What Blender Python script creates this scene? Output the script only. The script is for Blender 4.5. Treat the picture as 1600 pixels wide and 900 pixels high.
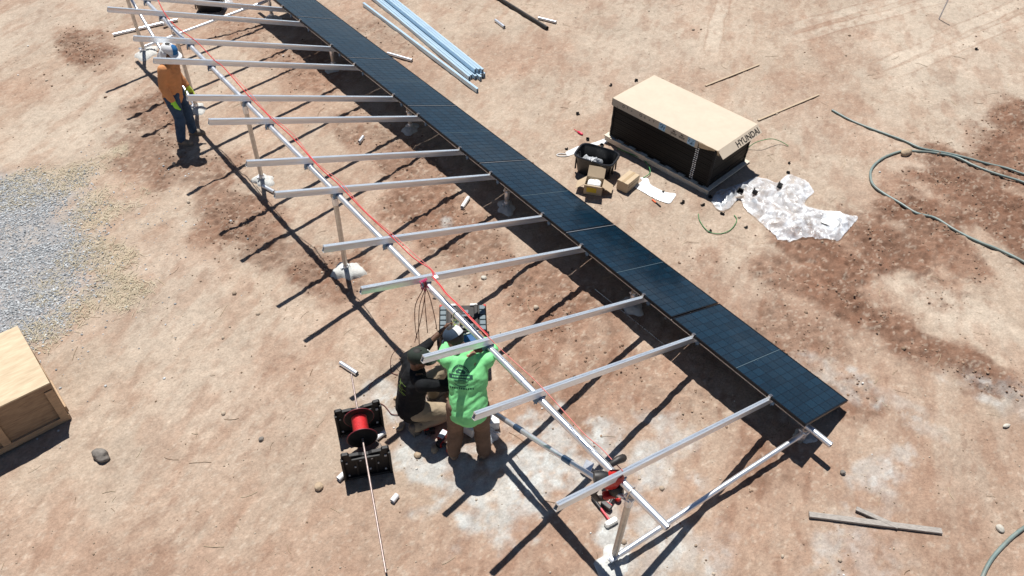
import bpy, bmesh, math, random
import numpy as np
from mathutils import Vector, Matrix, Euler

# ------------------------------------------------------------------ scene, camera, sky, sun
sc = bpy.context.scene
for o in list(bpy.data.objects):
    bpy.data.objects.remove(o)
COL = sc.collection
rnd = random.Random(7)
R = math.radians

CAM = (-6.4937, -1.6733, 7.0334)
YAW, PITCH, ROLL, FPX = 0.7000, 0.7752, 0.0471, 1198.86
fw = Vector((math.sin(YAW)*math.cos(PITCH), math.cos(YAW)*math.cos(PITCH), -math.sin(PITCH)))
rt = Vector((math.cos(YAW), -math.sin(YAW), 0.0))
up = rt.cross(fw)
cr, sr = math.cos(ROLL), math.sin(ROLL)
rt, up = cr*rt + sr*up, -sr*rt + cr*up
cam_d = bpy.data.cameras.new('camera')
cam = bpy.data.objects.new('camera', cam_d)
COL.objects.link(cam)
cam.matrix_world = Matrix(((rt.x, up.x, -fw.x, CAM[0]), (rt.y, up.y, -fw.y, CAM[1]), (rt.z, up.z, -fw.z, CAM[2]), (0, 0, 0, 1)))
cam_d.sensor_width = 36.0
cam_d.lens = 36.0*FPX/1600.0
cam_d.clip_start = 0.1
cam_d.clip_end = 9000.0
sc.camera = cam

SUN_DIR = Vector((-0.1481, -0.3717, -1.0)).normalized()
SUN_EL, SUN_AZ = R(68.2), R(21.7)
w = bpy.data.worlds.new('World')
sc.world = w
w.use_nodes = True
nt = w.node_tree
bg = nt.nodes['Background']
sky = nt.nodes.new('ShaderNodeTexSky')
sky.sky_type = 'NISHITA'
sky.sun_disc = False
sky.sun_elevation = SUN_EL
sky.sun_rotation = SUN_AZ
sky.altitude = 2200
sky.dust_density = 0.3
nt.links.new(sky.outputs[0], bg.inputs[0])
bg.inputs[1].default_value = 0.05
sun_d = bpy.data.lights.new('sun', 'SUN')
sun_d.energy = 5.0
sun_d.angle = R(0.5)
sun_d.color = (1.0, 0.965, 0.915)
sun = bpy.data.objects.new('sun', sun_d)
COL.objects.link(sun)
sun.rotation_euler = SUN_DIR.to_track_quat('-Z', 'Y').to_euler()
sun.location = (4, 8, 20)
sc.view_settings.view_transform = 'Standard'
sc.view_settings.look = 'None'
sc.view_settings.exposure = 0.30
sc.view_settings.gamma = 1.0
sc.cycles.diffuse_bounces = 2

# ------------------------------------------------------------------ noise + terrain
def _hash(ix, iy, seed):
    h = (ix.astype(np.int64)*374761393 + iy.astype(np.int64)*668265263 + seed*1442695041) & 0xffffffff
    h = ((h ^ (h >> 13))*1274126177) & 0xffffffff
    h = ((h ^ (h >> 16))*2246822519) & 0xffffffff
    return ((h ^ (h >> 15)) & 0xffffff)/float(0xffffff)
def vnoise(x, y, seed=0):
    x = np.asarray(x, float); y = np.asarray(y, float)
    ix, iy = np.floor(x), np.floor(y)
    fx, fy = x-ix, y-iy
    fx, fy = fx*fx*fx*(fx*(fx*6-15)+10), fy*fy*fy*(fy*(fy*6-15)+10)
    a, b, c, d = _hash(ix, iy, seed), _hash(ix+1, iy, seed), _hash(ix, iy+1, seed), _hash(ix+1, iy+1, seed)
    return (a*(1-fx)+b*fx)*(1-fy) + (c*(1-fx)+d*fx)*fy
def fbm(x, y, f, octv=4, seed=0, gain=.5):
    s, a, t = 0.0, 1.0, 0.0
    for i in range(octv):
        ca, sa = math.cos(.7*i+.3), math.sin(.7*i+.3)
        s = s + a*vnoise((x*ca-y*sa)*f+17.3*i, (x*sa+y*ca)*f-9.1*i, seed+i)
        t += a; a *= gain; f *= 2.03
    return s/t
def sstep(a, b, x):
    t = np.clip((x-a)/(b-a), 0, 1)
    return t*t*(3-2*t)

GX, GY = 0.0473, -0.0198
def plane_z(x, y):
    return GX*60*np.tanh(np.asarray(x)/60.) + GY*60*np.tanh(np.asarray(y)/60.)
def ray_dir(u, v):
    return fw*FPX + rt*(u-800.0) - up*(v-450.0)
def flat_at(u, v, h=0.0):
    """point of the sloping yard seen at a place of the survey picture, h above the ground"""
    d = ray_dir(u, v)
    t = (GX*CAM[0]+GY*CAM[1]+h-CAM[2])/(d.z-GX*d.x-GY*d.y)
    return Vector(CAM)+d*t
# soil patches: (u, v, half length, half width, heading deg, strength)
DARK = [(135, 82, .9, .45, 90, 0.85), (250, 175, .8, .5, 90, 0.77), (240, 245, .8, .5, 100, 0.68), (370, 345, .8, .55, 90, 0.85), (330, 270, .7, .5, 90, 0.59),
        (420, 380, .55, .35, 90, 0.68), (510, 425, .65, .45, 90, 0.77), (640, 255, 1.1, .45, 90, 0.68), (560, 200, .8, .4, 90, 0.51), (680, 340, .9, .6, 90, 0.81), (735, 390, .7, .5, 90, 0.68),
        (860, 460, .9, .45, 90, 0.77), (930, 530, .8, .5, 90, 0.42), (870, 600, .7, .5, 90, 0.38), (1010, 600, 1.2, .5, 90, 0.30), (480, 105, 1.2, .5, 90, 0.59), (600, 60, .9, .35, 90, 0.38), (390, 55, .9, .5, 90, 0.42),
        (1620, 200, 1.0, .6, 30, 1), (1600, 260, 1.0, .7, 30, 1), (1500, 285, .9, .6, 60, 1), (1570, 340, 1.0, .7, 60, 1), (1440, 340, .8, .6, 60, 1), (1395, 390, 1.0, .5, 80, 1), (1480, 400, .6, .35, 80, .9), (1290, 405, .9, .45, 80, 1), (1210, 425, .6, .35, 90, .75),
        (1320, 470, .9, .5, 80, 1), (1420, 530, .8, .35, 100, .95), (1500, 560, .75, .3, 100, 1), (1240, 510, .6, .5, 90, .55), (1180, 720, .5, .4, 30, .55), (1330, 620, .3, .3, 30, .5), (680, 610, .4, .4, 0, .5), (1100, 420, .5, .4, 0, .3)]
CONC = [(800, 745, .75, .4, 20, 1), (700, 730, .5, .3, 10, .95), (880, 715, .5, .35, 20, .9), (640, 640, .3, .25, 80, .95), (655, 700, .45, .25, 50, .9), (940, 690, .35, .35, 0, .8), (1020, 720, .5, .35, 60, .75), (1050, 690, .35, .25, 60, .6),
        (955, 840, .28, .2, 60, 1), (950, 800, .3, .2, 60, .8), (1030, 860, .4, .3, 60, .7), (590, 620, .25, .2, 30, .7), (1375, 735, .45, .2, 0, .55), (1330, 850, .6, .35, 20, .5), (1310, 590, .5, .2, 100, .5),
        (1555, 610, .5, .25, 100, .45), (1100, 870, .4, .3, 0, .5), (1240, 640, .3, .2, 0, .5), (985, 775, .25, .2, 0, .7), (850, 670, .25, .2, 0, .5), (700, 350, .15, .08, 60, .8), (1420, 640, .4, .2, 90, .35)]
GRAV = [(20, 330, .8, .9, 30, 1), (40, 400, .9, .8, 30, 1), (30, 470, .7, .7, 30, 1), (95, 405, .5, .5, 30, .6), (-40, 420, 1.2, 1.2, 0, 1), (100, 345, .45, .4, 30, .5), (115, 460, .35, .35, 30, .45), (70, 500, .45, .4, 0, .7)]
STRAW = [(90, 285, .9, .35, 10, .9), (150, 330, .5, .4, 0, .8), (150, 400, .35, .7, 20, .9), (180, 450, .35, .45, 20, .9), (110, 490, .7, .3, 20, .9), (80, 455, .35, .3, 0, .6), (60, 520, .3, .3, 0, .8), (20, 285, .6, .25, 0, .9), (120, 400, .3, .3, 0, .6)]
PALE = [(100, 200, 1.9, 1.0, 40, .8), (260, 470, 1.4, .8, 60, .75), (1490, 480, .75, .35, 95, .9), (1000, 60, 3, 1.2, 40, .6), (1480, 60, 4, 1.5, 30, .9), (360, 590, 1.2, .9, 40, .5), (60, 30, 2, 1, 40, .7), (1250, 200, 1.2, .7, 60, .4), (1260, 640, .5, .3, 60, .3)]
RED = [(900, 620, 1.6, 1.0, 60, .8), (800, 850, 1.2, .6, 20, .8), (1180, 790, 1.1, .8, 60, .8), (450, 590, .9, .6, 40, .5), (620, 470, .9, .6, 60, .4), (1120, 560, 1.2, .8, 60, .6), (1380, 620, 1.2, .7, 60, .6), (1480, 780, 1.4, .8, 60, .45), (300, 800, 1.6, .8, 40, .4), (1060, 480, 1.2, .6, 60, .4)]
def blobs(lst, x, y, soft=.45, ns=0, nf=2.2, amt=.75):
    n = (fbm(x, y, nf, 5, 40+ns)-.5)*amt*2
    m = np.zeros_like(x)
    for u, v, a, b, ang, s in lst:
        c = flat_at(u, v)
        ca, sa = math.cos(R(ang)), math.sin(R(ang))
        dx, dy = x-c.x, y-c.y
        d = np.sqrt(((dx*ca+dy*sa)/a)**2+((-dx*sa+dy*ca)/b)**2)
        m = np.maximum(m, s*sstep(-soft, soft, 1-d+n*np.minimum(1, 1.4*d)))
    return m
TRACKS = [((1440, 8), (1240, 60)), ((1390, 0), (1225, 46)), ((1600, 30), (1395, 115)), ((1560, 20), (1370, 105)), ((1130, 0), (1112, 80))]
TR = [(flat_at(*a), flat_at(*b)) for a, b in TRACKS]
def terrain(x, y, full=False):
    x = np.atleast_1d(np.asarray(x, float)); y = np.atleast_1d(np.asarray(y, float))
    near = np.exp(-((x+1)**2+(y-7)**2)/(2*16**2))
    dark = blobs(DARK, x, y, ns=1)
    grav = blobs(GRAV, x, y, ns=2)
    conc = blobs(CONC, x, y, ns=3, nf=4.0, amt=1.0)
    loose = np.clip(dark+.25+.35*blobs(RED, x, y, ns=4), 0, 1)*(1-grav*.6)
    z = plane_z(x, y)
    z = z + .05*(fbm(x, y, .45, 2, 3)-.5)*near
    z = z + near*(.026*(fbm(x, y, 2.6, 3, 11)-.5)*(.35+loose) + .026*(fbm(x, y, 8.0, 3, 12)-.5)*(.22+loose)+.010*(fbm(x, y, 21.0, 2, 15)-.5)*(.3+loose))
    bill = np.abs(fbm(x, y, 11.0, 3, 13)-.5)*2
    z = z + near*(.044*(sstep(.25, .75, fbm(x, y, 11, 3, 14))*dark) - .020*bill*dark)
    # shoe prints and scuffs in the loose soil
    cx, cy = np.floor(x/.23), np.floor(y/.23)
    px = (cx+.2+.6*_hash(cx, cy, 71))*.23; py = (cy+.2+.6*_hash(cx, cy, 72))*.23
    an = 6.283*_hash(cx, cy, 73)
    fx = (x-px)*np.cos(an)+(y-py)*np.sin(an); fy = -(x-px)*np.sin(an)+(y-py)*np.cos(an)
    dd = np.sqrt((fx/.105)**2+(fy/.05)**2)
    z = z - near*.011*sstep(1.15, .75, dd)*(_hash(cx, cy, 74) > .55)*(1-grav)*(.35+.65*loose)
    if not full:
        return z
    return z, dark, grav, conc, loose, near
def H(x, y):
    return float(terrain(x, y)[0])
def at(u, v, h=0.0):
    p = flat_at(u, v, h)
    for _ in range(3):
        g = H(p.x, p.y)
        d = ray_dir(u, v)
        t = (g+h-CAM[2])/d.z
        p = Vector(CAM)+d*t
    p.z = H(p.x, p.y)+h
    return p

# ------------------------------------------------------------------ mesh helper
class MB:
    def __init__(s):
        s.v, s.f = [], []
    def add(s, vs, fs):
        n = len(s.v)
        s.v += [tuple(q) for q in vs]
        s.f += [tuple(i+n for i in q) for q in fs]
        return s
    def box(s, c, d, M=None, bev=0.0, taper=1.0):
        c = Vector(c); hx, hy, hz = d[0]/2, d[1]/2, d[2]/2
        if bev <= 0:
            vs = [Vector((sx*hx*(taper if sz > 0 else 1), sy*hy*(taper if sz > 0 else 1), sz*hz)) for sz in (-1, 1) for sy in (-1, 1) for sx in (-1, 1)]
            fs = [(0, 2, 3, 1), (4, 5, 7, 6), (0, 1, 5, 4), (2, 6, 7, 3), (0, 4, 6, 2), (1, 3, 7, 5)]
        else:
            b = min(bev, hx*.9, hy*.9, hz*.9)
            def ring(ix, iy, z):
                return [Vector((-ix+b, -iy, z)), Vector((ix-b, -iy, z)), Vector((ix, -iy+b, z)), Vector((ix, iy-b, z)), Vector((ix-b, iy, z)), Vector((-ix+b, iy, z)), Vector((-ix, iy-b, z)), Vector((-ix, -iy+b, z))]
            vs = ring(hx-b*.7, hy-b*.7, -hz)+ring(hx, hy, -hz+b)+ring(hx*taper, hy*taper, hz-b)+ring(hx*taper-b*.7, hy*taper-b*.7, hz)
            fs = [tuple(range(7, -1, -1)), tuple(range(24, 32))]
            for k in range(3):
                for i in range(8):
                    j = (i+1) % 8
                    fs.append((k*8+i, k*8+j, k*8+8+j, k*8+8+i))
        vs = [(M @ q if M is not None else q)+c for q in vs]
        return s.add(vs, fs)
    def tube(s, pts, r, n=8, caps=True, flat=1.0):
        pts = [Vector(p) for p in pts]
        rs = r if isinstance(r, (list, tuple)) else [r]*len(pts)
        rings, vs = [], []
        prev = None
        for i, p in enumerate(pts):
            t = (pts[min(i+1, len(pts)-1)]-pts[max(i-1, 0)]).normalized()
            if prev is None:
                a = Vector((0, 0, 1)) if abs(t.z) < .9 else Vector((1, 0, 0))
                x = t.cross(a).normalized()
            else:
                x = (prev-t*prev.dot(t)).normalized()
            prev = x
            y = t.cross(x)
            rings.append(len(vs))
            for k in range(n):
                an = 2*math.pi*k/n
                vs.append(p+(x*math.cos(an)+y*math.sin(an)*flat)*rs[i])
        fs = []
        for i in range(len(pts)-1):
            for k in range(n):
                k2 = (k+1) % n
                fs.append((i*n+k, i*n+k2, i*n+n+k2, i*n+n+k))
        if caps:
            fs.append(tuple(range(n-1, -1, -1)))
            fs.append(tuple(range((len(pts)-1)*n, len(pts)*n)))
        return s.add(vs, fs)
    def pipe(s, a, b, r, wall=.006, n=16):
        """hollow pipe with open ends"""
        a, b = Vector(a), Vector(b); t = (b-a).normalized()
        q = Vector((0, 0, 1)) if abs(t.z) < .9 else Vector((1, 0, 0))
        x = t.cross(q).normalized(); y = t.cross(x)
        vs = []
        for p, rr in ((a, r), (b, r), (b, r-wall), (a, r-wall)):
            vs += [p+(x*math.cos(2*math.pi*k/n)+y*math.sin(2*math.pi*k/n))*rr for k in range(n)]
        fs = []
        for i in range(4):
            j = (i+1) % 4
            for k in range(n):
                k2 = (k+1) % n
                fs.append((i*n+k, i*n+k2, j*n+k2, j*n+k))
        return s.add(vs, fs)
    def lathe(s, prof, M=None, n=20, caps=True):
        vs, fs = [], []
        for r, z in prof:
            vs += [Vector((r*math.cos(2*math.pi*k/n), r*math.sin(2*math.pi*k/n), z)) for k in range(n)]
        for i in range(len(prof)-1):
            for k in range(n):
                k2 = (k+1) % n
                fs.append((i*n+k, i*n+k2, i*n+n+k2, i*n+n+k))
        if caps:
            fs.append(tuple(range(n-1, -1, -1)))
            fs.append(tuple(range((len(prof)-1)*n, len(prof)*n)))
        if M is not None:
            vs = [M @ q for q in vs]
        return s.add(vs, fs)
    def prism(s, poly, z0, z1, M=None):
        n = len(poly)
        vs = [Vector((p[0], p[1], z0)) for p in poly]+[Vector((p[0], p[1], z1)) for p in poly]
        fs = [tuple(range(n-1, -1, -1)), tuple(range(n, 2*n))]+[(i, (i+1) % n, n+(i+1) % n, n+i) for i in range(n)]
        if M is not None:
            vs = [M @ q for q in vs]
        return s.add(vs, fs)
    def rock(s, c, r, sub=1, jit=.25, sc3=(1, 1, .7), rg=rnd):
        bm = bmesh.new(); bmesh.ops.create_icosphere(bm, subdivisions=sub, radius=1)
        M = Euler((rg.random()*6, rg.random()*6, rg.random()*6)).to_matrix()
        vs = []
        for q in bm.verts:
            p = q.co*(1+jit*(rg.random()*2-1))
            p = Vector((p.x*sc3[0], p.y*sc3[1], p.z*sc3[2]))
            vs.append(Vector(c)+Matrix.Rotation(rg.random()*0, 3, 'Z') @ p*r)
        fs = [tuple(q.index for q in f.verts) for f in bm.faces]
        bm.free()
        return s.add(vs, fs)
    def mesh(s, name, mat, smooth=None):
        me = bpy.data.meshes.new(name)
        me.from_pydata([tuple(q) for q in s.v], [], s.f)
        me.materials.append(mat)
        if smooth is not None:
            shade(me, smooth)
        me.update()
        return me
    def build(s, name, mat, parent=None, smooth=None, label=None):
        o = bpy.data.objects.new(name, s.mesh(name, mat, smooth))
        link(o, parent)
        if label:
            o['label'] = label
        return o
def shade(me, ang):
    me.polygons.foreach_set('use_smooth', [True]*len(me.polygons))
    if ang < 179:
        bm = bmesh.new(); bm.from_mesh(me)
        ca = R(ang)
        for e in bm.edges:
            e.smooth = len(e.link_faces) == 2 and e.calc_face_angle(0) < ca
        bm.to_mesh(me); bm.free()
def link(o, parent=None):
    COL.objects.link(o)
    if parent is not None:
        o.parent = parent
def tag(o, label, cat, group=None, kind=None):
    if label: o['label'] = label
    if cat: o['category'] = cat
    if group: o['group'] = group
    if kind: o['kind'] = kind
    return o
def thing(name, label, cat, loc=(0, 0, 0), rz=0.0, group=None):
    o = bpy.data.objects.new(name, None)
    o.empty_display_size = .1
    COL.objects.link(o)
    o.location = loc
    o.rotation_euler = (0, 0, rz)
    return tag(o, label, cat, group)
def inst(src, parent, loc=None, rot=None):
    c = src.copy(); COL.objects.link(c); c.parent = parent
    if loc is not None: c.location = loc
    if rot is not None: c.rotation_euler = rot
    return c
def copy_tree(o, parent=None):
    c = o.copy(); COL.objects.link(c)
    c.parent = parent if parent is not None else o.parent
    for ch in list(o.children):
        copy_tree(ch, c)
    return c
def frame(x, y, z=None):
    """matrix whose columns are the given axes"""
    x, y = Vector(x).normalized(), Vector(y).normalized()
    z = x.cross(y) if z is None else Vector(z)
    return Matrix((x, y, z)).transposed()

# ------------------------------------------------------------------ materials
MATS = {}
def mat(name, col, rough=.6, metal=0.0, var=.0, vscale=8.0, bump=0.0, bscale=40.0, col2=None, spec=.5, dust=0.0, rand=0.0, stretch=None, trans=0.0, alpha=1.0):
    if name in MATS: return MATS[name]
    m = bpy.data.materials.new(name); m.use_nodes = True
    n, l = m.node_tree.nodes, m.node_tree.links
    p = n['Principled BSDF']
    p.inputs['Base Color'].default_value = (*col, 1)
    p.inputs['Roughness'].default_value = rough
    p.inputs['Metallic'].default_value = metal
    p.inputs['Specular IOR Level'].default_value = spec
    p.inputs['Alpha'].default_value = alpha
    tc = n.new('ShaderNodeTexCoord')
    vec = tc.outputs['Object']
    if stretch:
        mp = n.new('ShaderNodeMapping'); mp.inputs['Scale'].default_value = stretch
        l.new(vec, mp.inputs[0]); vec = mp.outputs[0]
    src = None
    if var > 0 or col2:
        t = n.new('ShaderNodeTexNoise'); t.inputs['Scale'].default_value = vscale; t.inputs['Detail'].default_value = 6
        t.inputs['Roughness'].default_value = .65
        l.new(vec, t.inputs['Vector'])
        cr_ = n.new('ShaderNodeValToRGB')
        a = tuple(max(0, c*(1-var)) for c in col); b = col2 if col2 else tuple(min(1, c*(1+var)) for c in col)
        cr_.color_ramp.elements[0].color = (*a, 1); cr_.color_ramp.elements[0].position = .32
        cr_.color_ramp.elements[1].color = (*b, 1); cr_.color_ramp.elements[1].position = .68
        l.new(t.outputs[0], cr_.inputs[0]); src = cr_.outputs[0]
        mr = n.new('ShaderNodeMapRange'); mr.inputs[3].default_value = max(.03, rough-.12); mr.inputs[4].default_value = min(1, rough+.12)
        l.new(t.outputs[0], mr.inputs[0]); l.new(mr.outputs[0], p.inputs['Roughness'])
    if rand > 0:
        oi = n.new('ShaderNodeObjectInfo'); mr2 = n.new('ShaderNodeMapRange')
        mr2.inputs[3].default_value = 1-rand; mr2.inputs[4].default_value = 1+rand
        l.new(oi.outputs['Random'], mr2.inputs[0])
        hs = n.new('ShaderNodeHueSaturation')
        if src: l.new(src, hs.inputs['Color'])
        else: hs.inputs['Color'].default_value = (*col, 1)
        l.new(mr2.outputs[0], hs.inputs['Value']); src = hs.outputs[0]
    if dust > 0:
        g = n.new('ShaderNodeNewGeometry'); sx = n.new('ShaderNodeSeparateXYZ'); l.new(g.outputs['Normal'], sx.inputs[0])
        t2 = n.new('ShaderNodeTexNoise'); t2.inputs['Scale'].default_value = 14; t2.inputs['Detail'].default_value = 5
        l.new(tc.outputs['Object'], t2.inputs['Vector'])
        mm = n.new('ShaderNodeMath'); mm.operation = 'MULTIPLY'; mr3 = n.new('ShaderNodeMapRange')
        mr3.inputs[1].default_value = .4; mr3.inputs[2].default_value = .75; mr3.inputs[4].default_value = dust
        l.new(t2.outputs[0], mr3.inputs[0]); l.new(mr3.outputs[0], mm.inputs[0])
        mx = n.new('ShaderNodeMath'); mx.operation = 'ADD'; mx.use_clamp = True; l.new(sx.outputs[2], mx.inputs[0]); mx.inputs[1].default_value = .3
        l.new(mx.outputs[0], mm.inputs[1])
        mix = n.new('ShaderNodeMix'); mix.data_type = 'RGBA'; l.new(mm.outputs[0], mix.inputs[0])
        if src: l.new(src, mix.inputs[6])
        else: mix.inputs[6].default_value = (*col, 1)
        mix.inputs[7].default_value = (.36, .26, .18, 1)
        src = mix.outputs[2]
    if src: l.new(src, p.inputs['Base Color'])
    if bump > 0:
        t3 = n.new('ShaderNodeTexNoise'); t3.inputs['Scale'].default_value = bscale; t3.inputs['Detail'].default_value = 5
        l.new(vec, t3.inputs['Vector'])
        bp = n.new('ShaderNodeBump'); bp.inputs['Strength'].default_value = bump; bp.inputs['Distance'].default_value = .01
        l.new(t3.outputs[0], bp.inputs['Height']); l.new(bp.outputs[0], p.inputs['Normal'])
    MATS[name] = m
    return m
m_galv = mat('galvanized_steel', (.80, .83, .87), .36, .8, .06, 12, dust=.05)
m_post = mat('weathered_galvanized_steel', (.60, .58, .54), .42, .7, .15, 20, .08, 90, dust=.2)
m_alu = mat('mill_aluminium', (.84, .89, .95), .36, .75, .08, 4, stretch=(1, 22, 22), dust=.05)  # faint blue in the base colour stands in for sky reflected on rail tops
m_fit = mat('anodised_fitting', (.10, .17, .28), .35, .8, .15, 40)
m_steel = mat('bright_steel', (.62, .60, .58), .28, 1.0, .1, 60)
m_rod = mat('rusty_steel_rod', (.34, .27, .25), .45, .6, .3, 40)
m_bframe = mat('black_anodised_frame', (.012, .013, .016), .35, .6, .1, 20)
m_conc = mat('fresh_concrete', (.54, .55, .53), .9, 0, .18, 9, .6, 60, dust=.3)
m_blk = mat('black_plastic', (.010, .011, .013), .5, 0, .2, 14, .1, 60, spec=.25, dust=.03)
m_blk2 = mat('black_tub_plastic', (.012, .014, .018), .32, 0, .2, 9, .05, 30, dust=.06)
m_card = mat('cardboard', (.50, .39, .26), .85, 0, .08, 10, .1, 50)
m_card_in = mat('cardboard_inside', (.48, .37, .25), .9, 0, .06, 10)
m_lid = mat('pale_cardboard_lid', (.56, .475, .37), .8, 0, .05, 3, .08, 20, dust=.1)
m_ink = mat('black_ink', (.03, .025, .02), .8)
m_white = mat('white_paper', (.80, .80, .78), .7, 0, .04, 10)
m_wht_pvc = mat('white_plastic', (.80, .80, .80), .4, 0, .05, 20)
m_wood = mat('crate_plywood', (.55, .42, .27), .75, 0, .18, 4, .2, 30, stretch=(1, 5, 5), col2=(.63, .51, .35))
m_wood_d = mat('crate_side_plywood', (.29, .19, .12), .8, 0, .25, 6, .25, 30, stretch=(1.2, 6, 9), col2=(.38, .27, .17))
m_wood_b = mat('crate_batten', (.42, .29, .18), .75, 0, .2, 6, .2, 30, stretch=(2, 9, 9))
m_pallet = mat('pallet_pine', (.64, .57, .46), .85, 0, .2, 8, .3, 30, stretch=(2, 10, 10))
m_grey_wood = mat('weathered_board', (.33, .30, .27), .85, 0, .35, 9, .35, 40, stretch=(2, 14, 14))
m_lath = mat('tan_lath', (.44, .34, .24), .85, 0, .2, 9, .2, 40, stretch=(2, 14, 14))
m_red_wire = mat('red_cable', (.62, .03, .035), .45)
m_pink = mat('faded_red_cable', (.62, .16, .14), .5)
m_dk_wire = mat('dark_red_cable', (.12, .025, .02), .45)
m_spool = mat('red_cable_winding', (.65, .03, .035), .5, 0, .25, 30, .6, 90, stretch=(1, 1, 6))
m_hose = mat('grey_green_hose', (.17, .235, .225), .42, 0, .2, 6, dust=.35)
m_green = mat('green_strap', (.05, .22, .07), .5, 0, .1)
m_tool_red = mat('red_tool_plastic', (.52, .02, .015), .35, 0, .15, 30, dust=.1)
m_tool_blk = mat('black_tool_rubber', (.014, .015, .017), .5, 0, .2, 30, dust=.1)
m_tool_gry = mat('grey_tray_plastic', (.10, .14, .16), .5, 0, .1, 20)
m_blue = mat('blue_plastic', (.015, .10, .27), .35, 0, .1, 20)
m_yel = mat('yellow_label', (.70, .50, .04), .6)
m_lblue = mat('pale_blue_label', (.35, .55, .72), .4, 0, .3, 60)
m_rock = mat('grey_stone', (.20, .18, .16), .9, 0, .4, 9, .6, 30)
m_rock_t = mat('tan_stone', (.42, .32, .22), .9, 0, .25, 9, .5, 30, rand=.15)

def film_mat(name, white, tr):
    m = bpy.data.materials.new(name); m.use_nodes = True
    n, l = m.node_tree.nodes, m.node_tree.links
    p = n['Principled BSDF']
    p.inputs['Base Color'].default_value = (*white, 1); p.inputs['Roughness'].default_value = .16
    p.inputs['Specular IOR Level'].default_value = .9
    t = n.new('ShaderNodeTexNoise'); t.inputs['Scale'].default_value = 3.2; t.inputs['Detail'].default_value = 7; t.inputs['Roughness'].default_value = .62; t.inputs['Distortion'].default_value = 1.5
    tc = n.new('ShaderNodeTexCoord'); l.new(tc.outputs['Object'], t.inputs['Vector'])
    cr_ = n.new('ShaderNodeMapRange'); cr_.inputs[1].default_value = .36; cr_.inputs[2].default_value = .74
    cr_.inputs[3].default_value = tr; cr_.inputs[4].default_value = min(1, tr+.72)
    l.new(t.outputs[0], cr_.inputs[0]); l.new(cr_.outputs[0], p.inputs['Alpha'])
    bp = n.new('ShaderNodeBump'); bp.inputs['Strength'].default_value = .7; bp.inputs['Distance'].default_value = .02
    t2 = n.new('ShaderNodeTexNoise'); t2.inputs['Scale'].default_value = 9; t2.inputs['Detail'].default_value = 5; t2.inputs['Distortion'].default_value = 1.6
    l.new(tc.outputs['Object'], t2.inputs['Vector']); l.new(t2.outputs[0], bp.inputs['Height']); l.new(bp.outputs[0], p.inputs['Normal'])
    return m
m_film = film_mat('clear_plastic_film', (.87, .91, .96), .21)
m_bag = film_mat('white_plastic_bag', (.86, .88, .90), .8)

def cell_mat():
    m = bpy.data.materials.new('solar_cell'); m.use_nodes = True
    n, l = m.node_tree.nodes, m.node_tree.links
    p = n['Principled BSDF']
    tc = n.new('ShaderNodeTexCoord'); g = n.new('ShaderNodeNewGeometry'); oi = n.new('ShaderNodeObjectInfo')
    ad = n.new('ShaderNodeMath'); ad.operation = 'ADD'; l.new(g.outputs['Random Per Island'], ad.inputs[0]); l.new(oi.outputs['Random'], ad.inputs[1])
    fr = n.new('ShaderNodeMath'); fr.operation = 'FRACT'; l.new(ad.outputs[0], fr.inputs[0])
    wv = n.new('ShaderNodeTexWave'); wv.wave_type = 'BANDS'; wv.bands_direction = 'X'; wv.inputs['Scale'].default_value = 24; wv.inputs['Distortion'].default_value = 0
    l.new(tc.outputs['Object'], wv.inputs['Vector'])
    ns = n.new('ShaderNodeTexNoise'); ns.inputs['Scale'].default_value = 130; ns.inputs['Detail'].default_value = 2; l.new(tc.outputs['Object'], ns.inputs['Vector'])
    cr_ = n.new('ShaderNodeValToRGB')
    cr_.color_ramp.elements[0].color = (.0015, .008, .017, 1); cr_.color_ramp.elements[1].color = (.003, .017, .034, 1)
    l.new(fr.outputs[0], cr_.inputs[0])
    mr = n.new('ShaderNodeMapRange'); mr.inputs[1].default_value = .45; mr.inputs[2].default_value = .75; mr.inputs[3].default_value = 0; mr.inputs[4].default_value = .5
    l.new(ns.outputs[0], mr.inputs[0])
    mx = n.new('ShaderNodeMix'); mx.data_type = 'RGBA'; l.new(mr.outputs[0], mx.inputs[0]); l.new(cr_.outputs[0], mx.inputs[6]); mx.inputs[7].default_value = (.010, .040, .064, 1)
    g3 = n.new('ShaderNodeTexNoise'); g3.inputs['Scale'].default_value = 1.1; g3.inputs['Detail'].default_value = 5; l.new(g.outputs['Position'], g3.inputs['Vector'])
    m3 = n.new('ShaderNodeMapRange'); m3.inputs[1].default_value = .5; m3.inputs[2].default_value = .8; m3.inputs[4].default_value = .13; l.new(g3.outputs[0], m3.inputs[0])
    x3 = n.new('ShaderNodeMix'); x3.data_type = 'RGBA'; l.new(m3.outputs[0], x3.inputs[0]); l.new(mx.outputs[2], x3.inputs[6]); x3.inputs[7].default_value = (.11, .115, .11, 1)
    l.new(x3.outputs[2], p.inputs['Base Color'])
    p.inputs['Roughness'].default_value = .22; p.inputs['IOR'].default_value = 1.5
    p.inputs['Coat Weight'].default_value = .25; p.inputs['Specular IOR Level'].default_value = .4; p.inputs['Coat Roughness'].default_value = .06
    return m
m_cell = cell_mat()
m_back = mat('panel_backsheet', (.003, .006, .011), .2, 0, spec=.5)
m_busgap = mat('panel_gap_strip', (.09, .14, .17), .35)

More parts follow.
